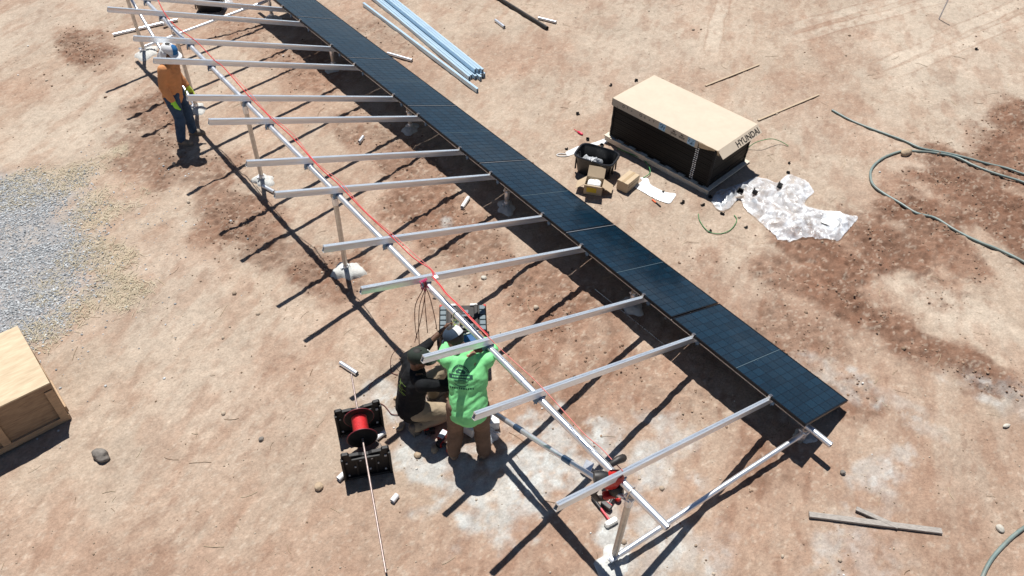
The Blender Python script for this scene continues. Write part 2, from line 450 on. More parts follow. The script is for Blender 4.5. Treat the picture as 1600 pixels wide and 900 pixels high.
def ground_mat():
    m = bpy.data.materials.new('dry_soil'); m.use_nodes = True
    n, l = m.node_tree.nodes, m.node_tree.links
    p = n['Principled BSDF']; p.inputs['Roughness'].default_value = .95; p.inputs['Specular IOR Level'].default_value = .15
    at_ = n.new('ShaderNodeAttribute'); at_.attribute_name = 'soil'
    tc = n.new('ShaderNodeTexCoord')
    t = n.new('ShaderNodeTexNoise'); t.inputs['Scale'].default_value = 34; t.inputs['Detail'].default_value = 8; t.inputs['Roughness'].default_value = .72
    l.new(tc.outputs['Object'], t.inputs['Vector'])
    mr = n.new('ShaderNodeMapRange'); mr.inputs[1].default_value = .3; mr.inputs[2].default_value = .7; mr.inputs[3].default_value = .74; mr.inputs[4].default_value = 1.2
    l.new(t.outputs[0], mr.inputs[0])
    v = n.new('ShaderNodeTexVoronoi'); v.inputs['Scale'].default_value = 26; l.new(tc.outputs['Object'], v.inputs['Vector'])
    sp = n.new('ShaderNodeMapRange'); sp.inputs[1].default_value = .06; sp.inputs[2].default_value = .12; sp.inputs[3].default_value = 1; sp.inputs[4].default_value = 0
    l.new(v.outputs['Distance'], sp.inputs[0])
    gt = n.new('ShaderNodeSeparateColor'); l.new(v.outputs['Color'], gt.inputs[0])
    g2 = n.new('ShaderNodeMath'); g2.operation = 'GREATER_THAN'; g2.inputs[1].default_value = .80; l.new(gt.outputs[0], g2.inputs[0])
    mu = n.new('ShaderNodeMath'); mu.operation = 'MULTIPLY'; l.new(sp.outputs[0], mu.inputs[0]); l.new(g2.outputs[0], mu.inputs[1])
    vm = n.new('ShaderNodeVectorMath'); vm.operation = 'SCALE'; l.new(at_.outputs['Color'], vm.inputs[0]); l.new(mr.outputs[0], vm.inputs['Scale'])
    spc = n.new('ShaderNodeValToRGB'); spc.color_ramp.interpolation = 'CONSTANT'
    spc.color_ramp.elements[0].color = (.10, .07, .05, 1); spc.color_ramp.elements[1].position = .62; spc.color_ramp.elements[1].color = (.52, .46, .38, 1)
    l.new(gt.outputs[1], spc.inputs[0])
    mx = n.new('ShaderNodeMix'); mx.data_type = 'RGBA'; l.new(mu.outputs[0], mx.inputs[0]); l.new(vm.outputs[0], mx.inputs[6]); l.new(spc.outputs[0], mx.inputs[7])
    l.new(mx.outputs[2], p.inputs['Base Color'])
    bp = n.new('ShaderNodeBump'); bp.inputs['Strength'].default_value = .7; bp.inputs['Distance'].default_value = .020
    t2 = n.new('ShaderNodeTexNoise'); t2.inputs['Scale'].default_value = 36; t2.inputs['Detail'].default_value = 7; t2.inputs['Roughness'].default_value = .7
    l.new(tc.outputs['Object'], t2.inputs['Vector']); l.new(t2.outputs[0], bp.inputs['Height']); l.new(bp.outputs[0], p.inputs['Normal'])
    return m

# ------------------------------------------------------------------ ground sheet
def axis(lo, hi, step, far=6000., grow=1.35):
    a = list(np.arange(lo, hi+1e-6, step))
    d, p = step, lo
    left = []
    while p > -far:
        d *= grow; p -= d; left.append(p)
    d, p = step, hi
    right = []
    while p < far:
        d *= grow; p += d; right.append(p)
    return np.array(left[::-1]+a+right)
def build_ground():
    A = axis(-12.3, 10.7, .0255)                  # along the camera's right
    B = axis(2.0, 18.4, .0255)                   # away from the camera
    e1 = (math.cos(YAW), -math.sin(YAW)); e2 = (math.sin(YAW), math.cos(YAW))
    a, b = np.meshgrid(A, B)
    x = CAM[0]+a*e1[0]+b*e2[0]; y = CAM[1]+a*e1[1]+b*e2[1]
    sh = x.shape
    x, y = x.ravel(), y.ravel()
    z, dark, grav, conc, loose, near = terrain(x, y, True)
    nv = len(x); na, nb = len(A), len(B)
    me = bpy.data.meshes.new('ground')
    me.vertices.add(nv)
    me.vertices.foreach_set('co', np.stack([x, y, z], 1).ravel())
    i = (np.arange(nb-1)[:, None]*na+np.arange(na-1)[None, :]).ravel()
    q = np.stack([i, i+1, i+na+1, i+na], 1)
    nf = len(q)
    me.loops.add(nf*4); me.polygons.add(nf)
    me.loops.foreach_set('vertex_index', q.ravel())
    me.polygons.foreach_set('loop_start', np.arange(nf)*4)
    me.polygons.foreach_set('use_smooth', np.ones(nf, bool))
    me.update(calc_edges=True)
    # what the soil is made of, by place
    tan = np.array([.406, .320, .247]); pale = np.array([.465, .392, .315]); red = np.array([.335, .206, .143])
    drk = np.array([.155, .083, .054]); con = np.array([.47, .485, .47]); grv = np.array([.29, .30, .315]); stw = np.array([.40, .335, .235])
    c = np.broadcast_to(tan, (nv, 3)).copy()
    def mixin(col, m):
        nonlocal c
        c = c*(1-m[:, None])+col*m[:, None]
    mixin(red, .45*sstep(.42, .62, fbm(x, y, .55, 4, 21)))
    mixin(pale, blobs(PALE, x, y, ns=6, soft=.6)*.85)
    mixin(red, blobs(RED, x, y, ns=4, soft=.7)*.75)
    for (p, s) in TR:
        d = s-p; L = d.length; d.normalize()
        tt = (x-p.x)*d.x+(y-p.y)*d.y
        off = np.abs(-(x-p.x)*d.y+(y-p.y)*d.x+.1*(fbm(x, y, 1.5, 2, 33)-.5))
        m = sstep(.16, .09, off)*sstep(-1.5, -.3, tt)*sstep(L+.4, L-.6, tt)*(.6+.4*fbm(x, y, 9, 2, 34))
        mixin(pale*1.06, m)
        mixin(drk*1.5, sstep(.03, .0, np.abs(off-.15))*sstep(-1.5, -.3, tt)*sstep(L+.4, L-.6, tt)*.35)
    dn = fbm(x, y, 5, 4, 25)
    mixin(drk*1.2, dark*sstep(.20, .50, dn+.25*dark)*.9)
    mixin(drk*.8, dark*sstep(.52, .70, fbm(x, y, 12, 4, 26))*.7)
    mixin(con, conc*sstep(.30, .66, fbm(x, y, 6, 5, 27)+.16*conc)*.82)
    mixin(con*1.2, conc*sstep(.60, .72, fbm(x, y, 9, 4, 41))*.7)
    mixin(stw, blobs(STRAW, x, y, ns=8)*.6)
    mixin(grv, grav*.85)
    sp = sstep(.64, .76, fbm(x, y, 19, 2, 28))*(.25+.5*loose)*(1-grav)
    mixin(drk*1.1, sp*.38*(1-conc*.5))
    mixin(pale*1.1, sstep(.68, .78, fbm(x, y, 24, 2, 29))*.45)
    sx_, sy_ = x*.82+y*.57, -x*.57+y*.82
    st_ = fbm(sx_*.35, sy_*1.6, 2.4, 4, 36)
    mixin(pale*.98, sstep(.50, .74, st_)*.30*(1-dark))
    mixin(red*.92, sstep(.54, .70, fbm(sx_*.5+9, sy_*1.3, 3.1, 4, 37))*.36*(1-grav))
    mixin(drk*1.35, sstep(.60, .74, fbm(sx_*.6+3, sy_*1.5, 6.5, 4, 38))*(.10+.55*loose)*(1-grav)*(1-conc*.6))
    c *= (.86+.28*fbm(x, y, 1.3, 4, 30))[:, None]
    c *= (.86+.28*fbm(x, y, 14, 3, 39))[:, None]
    att = me.attributes.new('soil', 'FLOAT_COLOR', 'POINT')
    att.data.foreach_set('color', np.concatenate([c, np.ones((nv, 1))], 1).astype(np.float32).ravel())
    me.materials.append(ground_mat())
    g = bpy.data.objects.new('ground', me)
    COL.objects.link(g)
    g['kind'] = 'structure'
    return g
build_ground()

def scatter(name, label, n, area, sizes, mats, mask, seed, flat=.7, sub=0, sink=.25, stretch=1.0):
    """many small stones as one stuff object"""
    rg = np.random.RandomState(seed)
    base = np.array([(0, 0, 1), (.894, 0, .447), (.276, .851, .447), (-.724, .526, .447), (-.724, -.526, .447), (.276, -.851, .447), (.724, .526, -.447), (-.276, .851, -.447), (-.894, 0, -.447), (-.276, -.851, -.447), (.724, -.526, -.447), (0, 0, -1)])
    fc = np.array([(0, 1, 2), (0, 2, 3), (0, 3, 4), (0, 4, 5), (0, 5, 1), (1, 6, 2), (2, 7, 3), (3, 8, 4), (4, 9, 5), (5, 10, 1), (1, 10, 6), (2, 6, 7), (3, 7, 8), (4, 8, 9), (5, 9, 10)])
    e1 = np.array((math.cos(YAW), -math.sin(YAW))); e2 = np.array((math.sin(YAW), math.cos(YAW)))
    a = rg.uniform(area[0], area[1], n*6); b = rg.uniform(area[2], area[3], n*6)
    x = CAM[0]+a*e1[0]+b*e2[0]; y = CAM[1]+a*e1[1]+b*e2[1]
    keep = rg.rand(len(x)) < mask(x, y)
    x, y = x[keep][:n], y[keep][:n]; k = len(x)
    z = terrain(x, y)
    s = sizes[0]*(sizes[1]/sizes[0])**(rg.rand(k)**2.6)
    an = rg.rand(k)*6.283
    v = base[None]*(1+.35*(rg.rand(k, 12, 1)-.5))*s[:, None, None]
    v = v*np.stack([np.full(k, 1.0), 1/stretch*rg.uniform(.7, 1, k), flat*rg.uniform(.7, 1.2, k)], 1)[:, None, :]
    tl = (rg.rand(k)-.5)*.9
    vx = v[..., 0]*np.cos(tl)[:, None]-v[..., 2]*np.sin(tl)[:, None]; vz = v[..., 0]*np.sin(tl)[:, None]+v[..., 2]*np.cos(tl)[:, None]
    wx = vx*np.cos(an)[:, None]-v[..., 1]*np.sin(an)[:, None]; wy = vx*np.sin(an)[:, None]+v[..., 1]*np.cos(an)[:, None]
    P = np.stack([wx+x[:, None], wy+y[:, None], vz+(z+s*flat*(1-sink)*.6)[:, None]], 2).reshape(-1, 3)
    F = (fc[None]+(np.arange(k)*12)[:, None, None]).reshape(-1, 3)
    me = bpy.data.meshes.new(name)
    me.vertices.add(len(P)); me.vertices.foreach_set('co', P.ravel())
    me.loops.add(len(F)*3); me.polygons.add(len(F))
    me.loops.foreach_set('vertex_index', F.ravel()); me.polygons.foreach_set('loop_start', np.arange(len(F))*3)
    mi = np.repeat(rg.randint(0, len(mats), k), len(fc))
    for m in mats: me.materials.append(m)
    me.polygons.foreach_set('material_index', mi)
    me.update(calc_edges=True)
    o = bpy.data.objects.new(name, me); COL.objects.link(o)
    tag(o, label, name.replace('_', ' '), None, 'stuff')
    return o
def stone_mat(name, a, b, rough=.9):
    m = bpy.data.materials.new(name); m.use_nodes = True
    n, l = m.node_tree.nodes, m.node_tree.links
    p = n['Principled BSDF']; p.inputs['Roughness'].default_value = rough; p.inputs['Specular IOR Level'].default_value = .25
    g = n.new('ShaderNodeNewGeometry'); cr_ = n.new('ShaderNodeValToRGB')
    cr_.color_ramp.elements[0].color = (*a, 1); cr_.color_ramp.elements[1].color = (*b, 1)
    l.new(g.outputs['Random Per Island'], cr_.inputs[0]); l.new(cr_.outputs[0], p.inputs['Base Color'])
    return m
m_peb = stone_mat('pebbles', (.22, .15, .10), (.50, .42, .33))
m_clod = stone_mat('soil_clods', (.15, .09, .062), (.36, .25, .175))
m_grv = stone_mat('blue_grey_gravel', (.20, .215, .23), (.58, .60, .61))
m_chip = stone_mat('white_chips', (.55, .53, .49), (.78, .77, .74))
AREA = (-11.5, 10.4, 2.2, 18.4)
scatter('loose_stones', 'scattered loose stones of mixed size on the dirt', 320, AREA, (.012, .042), [m_peb, m_clod, m_peb], lambda x, y: .08+.9*sstep(.5, .7, fbm(x, y, .6, 3, 56)), 9, sink=.6)
scatter('pebbles', 'small loose pebbles strewn over the dry tan dirt yard', 11000, AREA, (.003, .014), [m_peb], lambda x, y: .25+.75*sstep(.4, .65, fbm(x, y, .9, 3, 51)), 1)
scatter('soil_clods', 'dark crumbly clods of dug soil along the rack and trench', 26000, AREA, (.004, .022), [m_clod], lambda x, y: blobs(DARK, x, y, ns=1)*sstep(.35, .6, fbm(x, y, 3, 3, 52)), 2)
scatter('concrete_crumbs', 'pale crumbs of spilled concrete near the front posts', 2600, AREA, (.004, .026), [m_chip, m_peb], lambda x, y: .012+blobs(CONC, x, y, ns=3)*sstep(.4, .6, fbm(x, y, 4, 3, 53)), 3)
scatter('gravel', 'blue grey crushed gravel patch at the left edge of the yard', 21000, (-8.2, -3.5, 4.5, 12), (.007, .022), [m_grv], lambda x, y: np.clip(blobs(GRAV, x, y, ns=2, soft=.6), 0, 1)*(.35+.65*sstep(.35, .55, fbm(x, y, 3, 3, 57)))+.04*np.exp(-((x+7)**2+(y-8.5)**2)/3), 4, flat=.6)
def straw(n, seed):
    rg = random.Random(seed); mb = MB(); k = 0
    xs = np.array([[rg.uniform(-8.2, -3.2), rg.uniform(4.5, 12.5)] for _ in range(n*10)])
    x = CAM[0]+xs[:, 0]*math.cos(YAW)+xs[:, 1]*math.sin(YAW); y = CAM[1]-xs[:, 0]*math.sin(YAW)+xs[:, 1]*math.cos(YAW)
    m = blobs(STRAW, x, y, ns=8); z = terrain(x, y)
    for i in range(len(x)):
        if rg.random() > m[i]: continue
        L = rg.uniform(.03, .13); an = rg.random()*6.28; wd = rg.uniform(.0015, .0035)
        d = Vector((math.cos(an), math.sin(an), rg.uniform(-.05, .35))); s = Vector((-d.y, d.x, 0))*wd
        p = Vector((x[i], y[i], z[i]+.012)); q = p+d*L*.55; r_ = p+d*L-Vector((0, 0, rg.uniform(0, .03)))
        r_.z = max(r_.z, z[i]+.004)
        mb.add([p-s, p+s, q+s, q-s, r_], [(0, 1, 2, 3), (3, 2, 4)])
        k += 1
        if k >= n: break
    o = mb.build('straw', stone_mat('dry_straw', (.30, .25, .16), (.56, .50, .37), .7))
    tag(o, 'dry yellow straw and dead grass around the gravel patch', 'straw', None, 'stuff')
straw(4200, 5)
def twigs(n, seed):
    rg = random.Random(seed); mb = MB()
    for i in range(n):
        a, b = rg.uniform(-7.5, 10), 2.5+15*rg.random()**1.3
        x = CAM[0]+a*math.cos(YAW)+b*math.sin(YAW); y = CAM[1]-a*math.sin(YAW)+b*math.cos(YAW)
        L = rg.uniform(.04, .20)*(.6+.8*rg.random()); an = rg.random()*6.28; k = rg.uniform(-.5, .5)
        pts = [(x+L*t*math.cos(an+k*t), y+L*t*math.sin(an+k*t)) for t in (0, .35, .7, 1)]
        zs = terrain([p[0] for p in pts], [p[1] for p in pts])
        mb.tube([Vector((p[0], p[1], z+.005)) for p, z in zip(pts, zs)], rg.uniform(.0015, .0032), 4)
    o = mb.build('twigs', stone_mat('dry_twigs', (.20, .13, .08), (.58, .48, .33)))
    tag(o, 'dry twigs and stalks lying about on the bare dirt', 'twigs', None, 'stuff')
twigs(420, 6)

# ------------------------------------------------------------------ solar rack
TILT, ZL, PW, PLEN = 0.3322, 0.1414, 1.0074, 1.93
S_HI, S_LO, RAIL_L = 3.474, 0.76, 4.3326
OFF_R, RAIL_H, PIPE_R = 0.036, 0.080, 0.036
OFF_P = OFF_R+RAIL_H+PIPE_R+.002
ct, st = math.cos(TILT), math.sin(TILT)
def PL(s, y, o=0.0):
    return Vector((-s*ct-o*st, y, ZL+s*st-o*ct))
RAIL_Y = [.4797, 1.592, 2.410, 3.548, 4.340, 5.505, 6.270, 7.408, 8.130, 9.377, 10.20, 11.38, 12.10, 13.25]
NPAN = 7
ROT_R = Matrix(((-ct, 0, st), (0, 1, 0), (st, 0, ct)))      # local x up the slope, z out of the panel plane (x mirrored below)
ROT_P = Matrix((( ct, 0, st), (0, 1, 0), (-st, 0, ct)))     # local x down the slope, y along the row, z normal
E_P = ROT_P.to_euler()
rack = thing('solar_rack', 'long steel ground mount rack of pipes and bare aluminium rails crossing the dirt yard', 'solar rack', (-2.0, 6.5, H(-2.0, 6.5)))
RI = Matrix.Translation(-rack.location)
def rp(v): return Vector(v)-rack.location
# one rail: extrusion with a slotted top, hollow ends
def rail_profile():
    wd, h = .045, RAIL_H
    outer = [(-wd/2, -h), (wd/2, -h), (wd/2-.004, -h*.55), (wd/2-.004, -h*.30), (wd/2, -.004), (wd/2-.002, 0), (.004, 0), (.004, -.008), (-.004, -.008), (-.004, 0), (-wd/2+.002, 0), (-wd/2, -.004), (-wd/2+.004, -h*.30), (-wd/2+.004, -h*.55)]
    inner = [(-wd/2+.004, -h+.004), (wd/2-.004, -h+.004), (wd/2-.008, -h*.55), (wd/2-.008, -h*.30), (wd/2-.004, -.016), (wd/2-.006, -.0155), (.003, -.0155), (.003, -.0165), (-.003, -.0165), (-.003, -.0155), (-wd/2+.006, -.0155), (-wd/2+.004, -.016), (-wd/2+.008, -h*.30), (-wd/2+.008, -h*.55)]
    return outer, inner
def rail_mesh(L):
    o, i = rail_profile(); n = len(o); mb = MB()
    vs = []
    for x in (0, L):
        vs += [(x, a, b) for a, b in o]+[(x, a, b) for a, b in i]
    fs = []
    for k in range(n):
        j = (k+1) % n
        fs += [(k, j, 2*n+j, 2*n+k), (n+j, n+k, 3*n+k, 3*n+j), (j, k, n+k, n+j), (2*n+k, 2*n+j, 3*n+j, 3*n+k)]
    mb.add(vs, fs)
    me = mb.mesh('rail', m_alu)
    bm = bmesh.new(); bm.from_mesh(me); bmesh.ops.recalc_face_normals(bm, faces=bm.faces); bm.to_mesh(me); bm.free()
    return me
me_rail = rail_mesh(RAIL_L)
# bracket under a rail that grips the pipe
mb = MB()
mb.box((0, 0, -RAIL_H-.012), (.10, .062, .022), bev=.004)
for sx in (-1, 1):
    mb.box((sx*.046, 0, -RAIL_H-.045), (.012, .055, .07), bev=.003)
    mb.tube([(sx*.046, 0, -RAIL_H+.01), (sx*.046, 0, -RAIL_H-.10)], .006, 6)
mb.tube([(-.046, 0, -RAIL_H-.078), (-.03, 0, -RAIL_H-.085), (.03, 0, -RAIL_H-.085), (.046, 0, -RAIL_H-.078)], .007, 6)
me_brk = mb.mesh('pipe_clamp', m_fit)
mb = MB(); mb.box((0, 0, .006), (.045, .03, .012), bev=.002); mb.tube([(0, 0, .01), (0, 0, .022)], .008, 6)
me_bolt = mb.mesh('bolt', m_steel)
E_R = Matrix(((-ct, 0, -st), (0, -1, 0), (st, 0, -ct)))
E_R = Matrix((Vector((-ct, 0, st)), Vector((0, -1, 0)), Vector((st, 0, ct)))).transposed().to_euler()
for i, y in enumerate(RAIL_Y):
    r_ = bpy.data.objects.new('rail', me_rail); link(r_, rack)
    r_.location = rp(PL(-.01, y, OFF_R)); r_.rotation_euler = E_R
    for s in (S_HI, S_LO):
        b = bpy.data.objects.new('pipe_clamp', me_brk); link(b, r_); b.location = (s+.01, 0, 0)
Y0, Y1 = -.10, 13.9
def build_pipe(name, a, b, r, m, parent, couplings=()):
    a, b = Vector(a), Vector(b); L = (b-a).length
    o = MB().pipe((0, 0, 0), (0, 0, L), r).build(name, m, parent, 40)
    o.location = a; o.rotation_euler = (b-a).to_track_quat('Z', 'Y').to_euler()
    for c in couplings:
        q = MB().pipe((0, 0, c-.06), (0, 0, c+.06), r+.005, .004).build('coupling', m_fit if r < .034 else m_galv, o, 40)
    return o
build_pipe('beam_pipe', rp(PL(S_HI, Y0, OFF_P)), rp(PL(S_HI, Y1, OFF_P)), PIPE_R, m_galv, rack, (2.0, 6.35, 9.1))
build_pipe('beam_pipe', rp(PL(S_LO, -.26, OFF_P)), rp(PL(S_LO, Y1, OFF_P)), PIPE_R, m_galv, rack, (3.4, 6.9))
PY = [.3315, 2.975, 5.62, 8.26, 10.905, 13.5]
PXH, PXL = PL(S_HI, 0, OFF_P).x, PL(S_LO, 0, OFF_P).x
PZH, PZL = PL(S_HI, 0, OFF_P).z, PL(S_LO, 0, OFF_P).z
def post(x, y, ztop):
    g = H(x, y)
    o = build_pipe('post', rp((x, y, g-.05)), rp((x, y, ztop-.05)), .033, m_post, rack)
    L = ztop-g
    mb = MB(); mb.lathe([(.038, L-.17), (.040, L-.165), (.040, L-.06), (.037, L-.05), (.037, L-.04)], n=14)
    mb.box((0, 0, L-.045), (.075, .10, .03), bev=.005)
    cap = mb.build('post_cap', m_galv, o, 40)
    u = MB(); u.tube([(-.042, 0, L-.05), (-.045, 0, L+.01), (-.03, 0, L+.082), (0, 0, L+.092), (.03, 0, L+.082), (.045, 0, L+.01), (.042, 0, L-.05)], .006, 6)
    u.build('u_bolt', m_steel, o, 40)
    f = MB(); f.lathe([(.041, .11), (.043, .115), (.043, .17), (.041, .175)], n=14); f.box((.05, 0, .14), (.05, .035, .03), bev=.004)
    f.build('base_collar', m_galv, o, 40)
for y in PY:
    post(PXH, y, PZH)
    post(PXL, y-.28, PZL)
# diagonal braces
def brace(a, b, r=.029, cps=()):
    a, b = Vector(a), Vector(b)
    o = build_pipe('brace', rp(a), rp(b), r, m_galv, rack, cps)
    d = (b-a).normalized(); L = (b-a).length
    for z0, sg in ((0, -1), (L, 1)):
        mb = MB()
        mb.tube([(0, 0, z0-sg*.10), (0, 0, z0-sg*.02), (0, 0, z0+sg*.06)], [r+.003, r, .02], 10)
        mb.box((0, 0, z0+sg*.08), (.05, .012, .10), bev=.003)
        mb.build('brace_end', m_galv, o, 40)
    return o
g0 = H(PXH, PY[0]); g1 = H(PXH, PY[1]); g5 = H(PXH, PY[5]); g4 = H(PXH, PY[4])
b0 = brace((PXH+.05, PY[0]-.03, g0+.13), (PXL-.06, PY[0]-.28, PZL-.13))
b1 = brace((PXH-.02, PY[1]-.08, g1+.13), (PXH-.02, PY[0]+.09, PZH-.16), cps=(1.15, 1.95))
b2 = brace((PXH-.02, PY[4]+.08, g4+.13), (PXH-.02, PY[5]-.09, PZH-.16))
b3 = brace((PXH+.05, PY[5]+.03, g5+.13), (PXL-.06, PY[5]-.28, PZL-.13))
tag(b0, 'slanting brace from foot of the nearest tall post to the low post by the nearest panel', None)
tag(b1, 'slanting brace rising along the row to the top of the nearest tall post', None)

# concrete footings
def footing(x, y, r, h, label, seed, where='tall'):
    rg = random.Random(seed); mb = MB()
    n, rings = 30, 7
    vs = [(0, 0, h)]
    for k in range(1, rings+1):
        f = k/rings
        for i in range(n):
            an = 2*math.pi*i/n
            rr = r*f*(1+.22*math.sin(an*2+seed)+.14*math.sin(an*5+seed*2)+.05*rg.uniform(-1, 1)*f)
            zz = h*(1-f**2.6)+rg.uniform(-.012, .012)*(1-f*.4)-(.04 if k == rings else 0)
            vs.append((rr*math.cos(an), rr*math.sin(an), zz))
    fs = [(0, 1+i, 1+(i+1) % n) for i in range(n)]
    for k in range(rings-1):
        for i in range(n):
            j = (i+1) % n
            fs.append((1+k*n+i, 1+(k+1)*n+i, 1+(k+1)*n+j, 1+k*n+j))
    mb.add(vs, fs)
    o = mb.build('concrete_footing', m_conc, None, 60)
    o.location = (x, y, H(x, y)-.005)
    tag(o, label, 'concrete footing', 'concrete footings around the rack posts')
footing(PXH-.02, PY[0]-.02, .21, .03, 'grey concrete footing at the foot of the nearest tall post beside the hammer', 1)
footing(PXH+.10, PY[1], .17, .05, 'pale concrete footing behind the legs of the worker in green', 2)
footing(PXH+.02, PY[2]-.03, .20, .07, 'white concrete footing under the tall post left of the hanging wires', 3)
footing(PXH+.02, PY[3], .18, .07, 'white concrete footing with a short pipe lying just in front of it', 4)
footing(PXH+.02, PY[4], .18, .07, 'white concrete footing just right of the jeans of the worker in orange', 5)
footing(PXH+.04, PY[5], .26, .07, 'white concrete footing behind the white cap of the worker in orange', 6)
for k, lab in ((0, 'shaded concrete footing of the low post under the nearest panel'), (1, 'shaded concrete footing under the second panel from the near end'), (2, 'shaded bluish concrete footing under the third panel right of the white pipe stub'),
               (3, 'shaded concrete footing under the panels right of the small pipe stub in dug soil'), (4, 'shaded concrete footing under the farther panels, near the white pipe on the far side'), (5, 'farthest shaded concrete footing at the top edge under the panels')):
    footing(PXL+(.10 if k == 0 else .0), PY[k]-.28, .12 if k == 0 else .17, .04 if k == 0 else .07, lab, 10+k)

# ------------------------------------------------------------------ solar panels
NC, NR = 18, 6
def panel_parts():
    d, wd, fr = PLEN-.016, PW, .035
    F = MB()
    for y in (0, d): pass
    F.box((wd/2, .0055, -fr/2), (wd, .011, fr), bev=.0015)
    F.box((wd/2, d-.0055, -fr/2), (wd, .011, fr), bev=.0015)
    F.box((.0055, d/2, -fr/2), (.011, d-.022, fr-.0006), bev=.0015)
    F.box((wd-.0055, d/2, -fr/2), (.011, d-.022, fr-.0006), bev=.0015)
    me_f = F.mesh('frame', m_bframe)
    B = MB(); B.box((wd/2, d/2, -.0065), (wd-.02, d-.02, .004)); me_b = B.mesh('backsheet', m_back)
    J = MB(); J.box((wd/2, d/2, -.004), (wd-.03, .007, .0022)); me_j = J.mesh('centre_strip', m_busgap)
    cw, cl = (wd-.034)/NR, (d-.034-.012)/NC
    C = MB()
    a, b, k = cw/2-.0036, cl/2-.0030, .007
    C.prism([(-a+k, -b), (a-k, -b), (a, -b+k), (a, b-k), (a-k, b), (-a+k, b), (-a, b-k), (-a, -b+k)], -.0045, -.003)
    me_c = C.mesh('cell', m_cell)
    pos = []
    for i in range(NR):
        for j in range(NC):
            pos.append((.017+cw*(i+.5), .017+cl*(j+.5)+(.012 if j >= NC//2 else 0)))
    A = MB()
    for x, y in pos:
        A.prism([(x-a+k, y-b), (x+a-k, y-b), (x+a, y-b+k), (x+a, y+b-k), (x+a-k, y+b), (x-a+k, y+b), (x-a, y+b-k), (x-a, y-b+k)], -.0045, -.003)
    me_a = A.mesh('cells', m_cell)
    K = MB(); K.box((.010, 0, .006), (.038, .034, .010), bev=.002); K.tube([(.01, 0, .01), (.01, 0, .02)], .007, 6); K.box((-.009, 0, -.02), (.012, .034, .05), bev=.002)
    me_k = K.mesh('end_clamp', m_steel)
    return me_f, me_b, me_j, me_c, me_a, me_k, pos
me_f, me_b, me_j, me_c, me_a, me_k, cpos = panel_parts()
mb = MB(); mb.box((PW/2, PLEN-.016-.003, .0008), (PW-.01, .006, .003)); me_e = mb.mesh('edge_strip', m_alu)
PLAB = ['nearest black solar panel whose square cells show, ending over the pipe stub', 'black solar panel with visible cells, second from the near end of the row', 'dark solar panel third from the near end, left of the open carton', 'dark blue solar panel fourth from the near end of the row', 'dark solar panel fifth from the near end, in the middle of the row', 'dark solar panel beside the loose pipe and the stack of rails', 'farthest dark solar panel, cut by the top edge of the picture']
for k in range(NPAN):
    t = thing('photovoltaic_module', PLAB[k], 'solar panel', PL(PW, k*PLEN+.008, 0), 0, 'solar panels in one row on the rack')
    t.rotation_euler = Matrix((Vector((ct, 0, -st)), Vector((0, 1, 0)), Vector((st, 0, ct)))).transposed().to_euler()
    for nme, me in (('frame', me_f), ('backsheet', me_b), ('centre_strip', me_j)):
        link(bpy.data.objects.new(nme, me), t)
    if k < NPAN-1 and k > 0:
        link(bpy.data.objects.new('edge_strip', me_e), t)
    if k < 2:
        for (x, y) in cpos:
            c = bpy.data.objects.new('cell', me_c); link(c, t); c.location = (x, y, 0)
    else:
        c = bpy.data.objects.new('cells', me_a); link(c, t); c['kind'] = 'stuff'
    for y in RAIL_Y:
        if k*PLEN < y < (k+1)*PLEN:
            c = bpy.data.objects.new('end_clamp', me_k); link(c, t); c.location = (0, y-k*PLEN-.008, 0)

# ------------------------------------------------------------------ cables on the rack
def on_rails(u, v, o):
    """point of the rail plane (o above the rail tops)"""
    n = Vector((st, 0, ct)); p0 = PL(0, 0, OFF_R-o)
    d = ray_dir(u, v); t = (p0-Vector(CAM)).dot(n)/d.dot(n)
    return Vector(CAM)+d*t
def smooth_path(pts, n=5):
    P = [Vector(p) for p in pts]; out = []
    for i in range(len(P)-1):
        a, b, c, d = P[max(i-1, 0)], P[i], P[i+1], P[min(i+2, len(P)-1)]
        for k in range(n):
            t = k/n
            out.append(.5*((2*b)+(c-a)*t+(2*a-5*b+4*c-d)*t*t+(3*b-a-3*c+d)*t**3))
    out.append(P[-1])
    return out
W1 = [(244, -6), (257, 20), (276, 42), (307, 65), (335, 94), (346, 102), (360, 117), (386, 147), (417, 178), (427, 188), (455, 213), (485, 246), (505, 267), (530, 289), (569, 330), (609, 367), (645, 402), (672, 420), (678, 432)]
w1 = [on_rails(u, v, .012 if i % 2 else .008) for i, (u, v) in enumerate(W1)]
o = MB().tube(smooth_path(w1), .0075, 6).build('red_cable', m_red_wire, None, 60)
tag(o, 'red cable lying across the rails beside the tall pipe, far part of the row', 'cable')
o = MB().tube(smooth_path([p+Vector((.025+.02*math.sin(i*2.1), 0, .006)) for i, p in enumerate(w1[6:])]), .005, 6).build('pink_cable', m_pink, None, 60)
tag(o, 'thin faded pink cable running beside the thicker red cable on the rails', 'cable')
W2 = [(676, 432), (689, 447), (698, 459), (717, 477), (740, 501), (763, 524), (780, 541), (796, 556), (825, 582), (847, 603), (880, 639), (914.5, 677), (940.5, 699), (962, 722), (975, 735)]
w2 = [on_rails(u, v, .01) for u, v in W2]
o = MB().tube(smooth_path(w2[:6]), .0075, 6).build('red_cable', m_red_wire, None, 60)
tag(o, 'red cable from the knot of wires past the open toolbox along the tall pipe', 'cable')
o = MB().tube(smooth_path([p+Vector((-.012, 0, 0)) for i, p in enumerate(w2)]), .0048, 6).build('pink_cable', m_pink, None, 60)
tag(o, 'thin faded pink cable along the near end of the tall pipe to the nearest rail', 'cable')
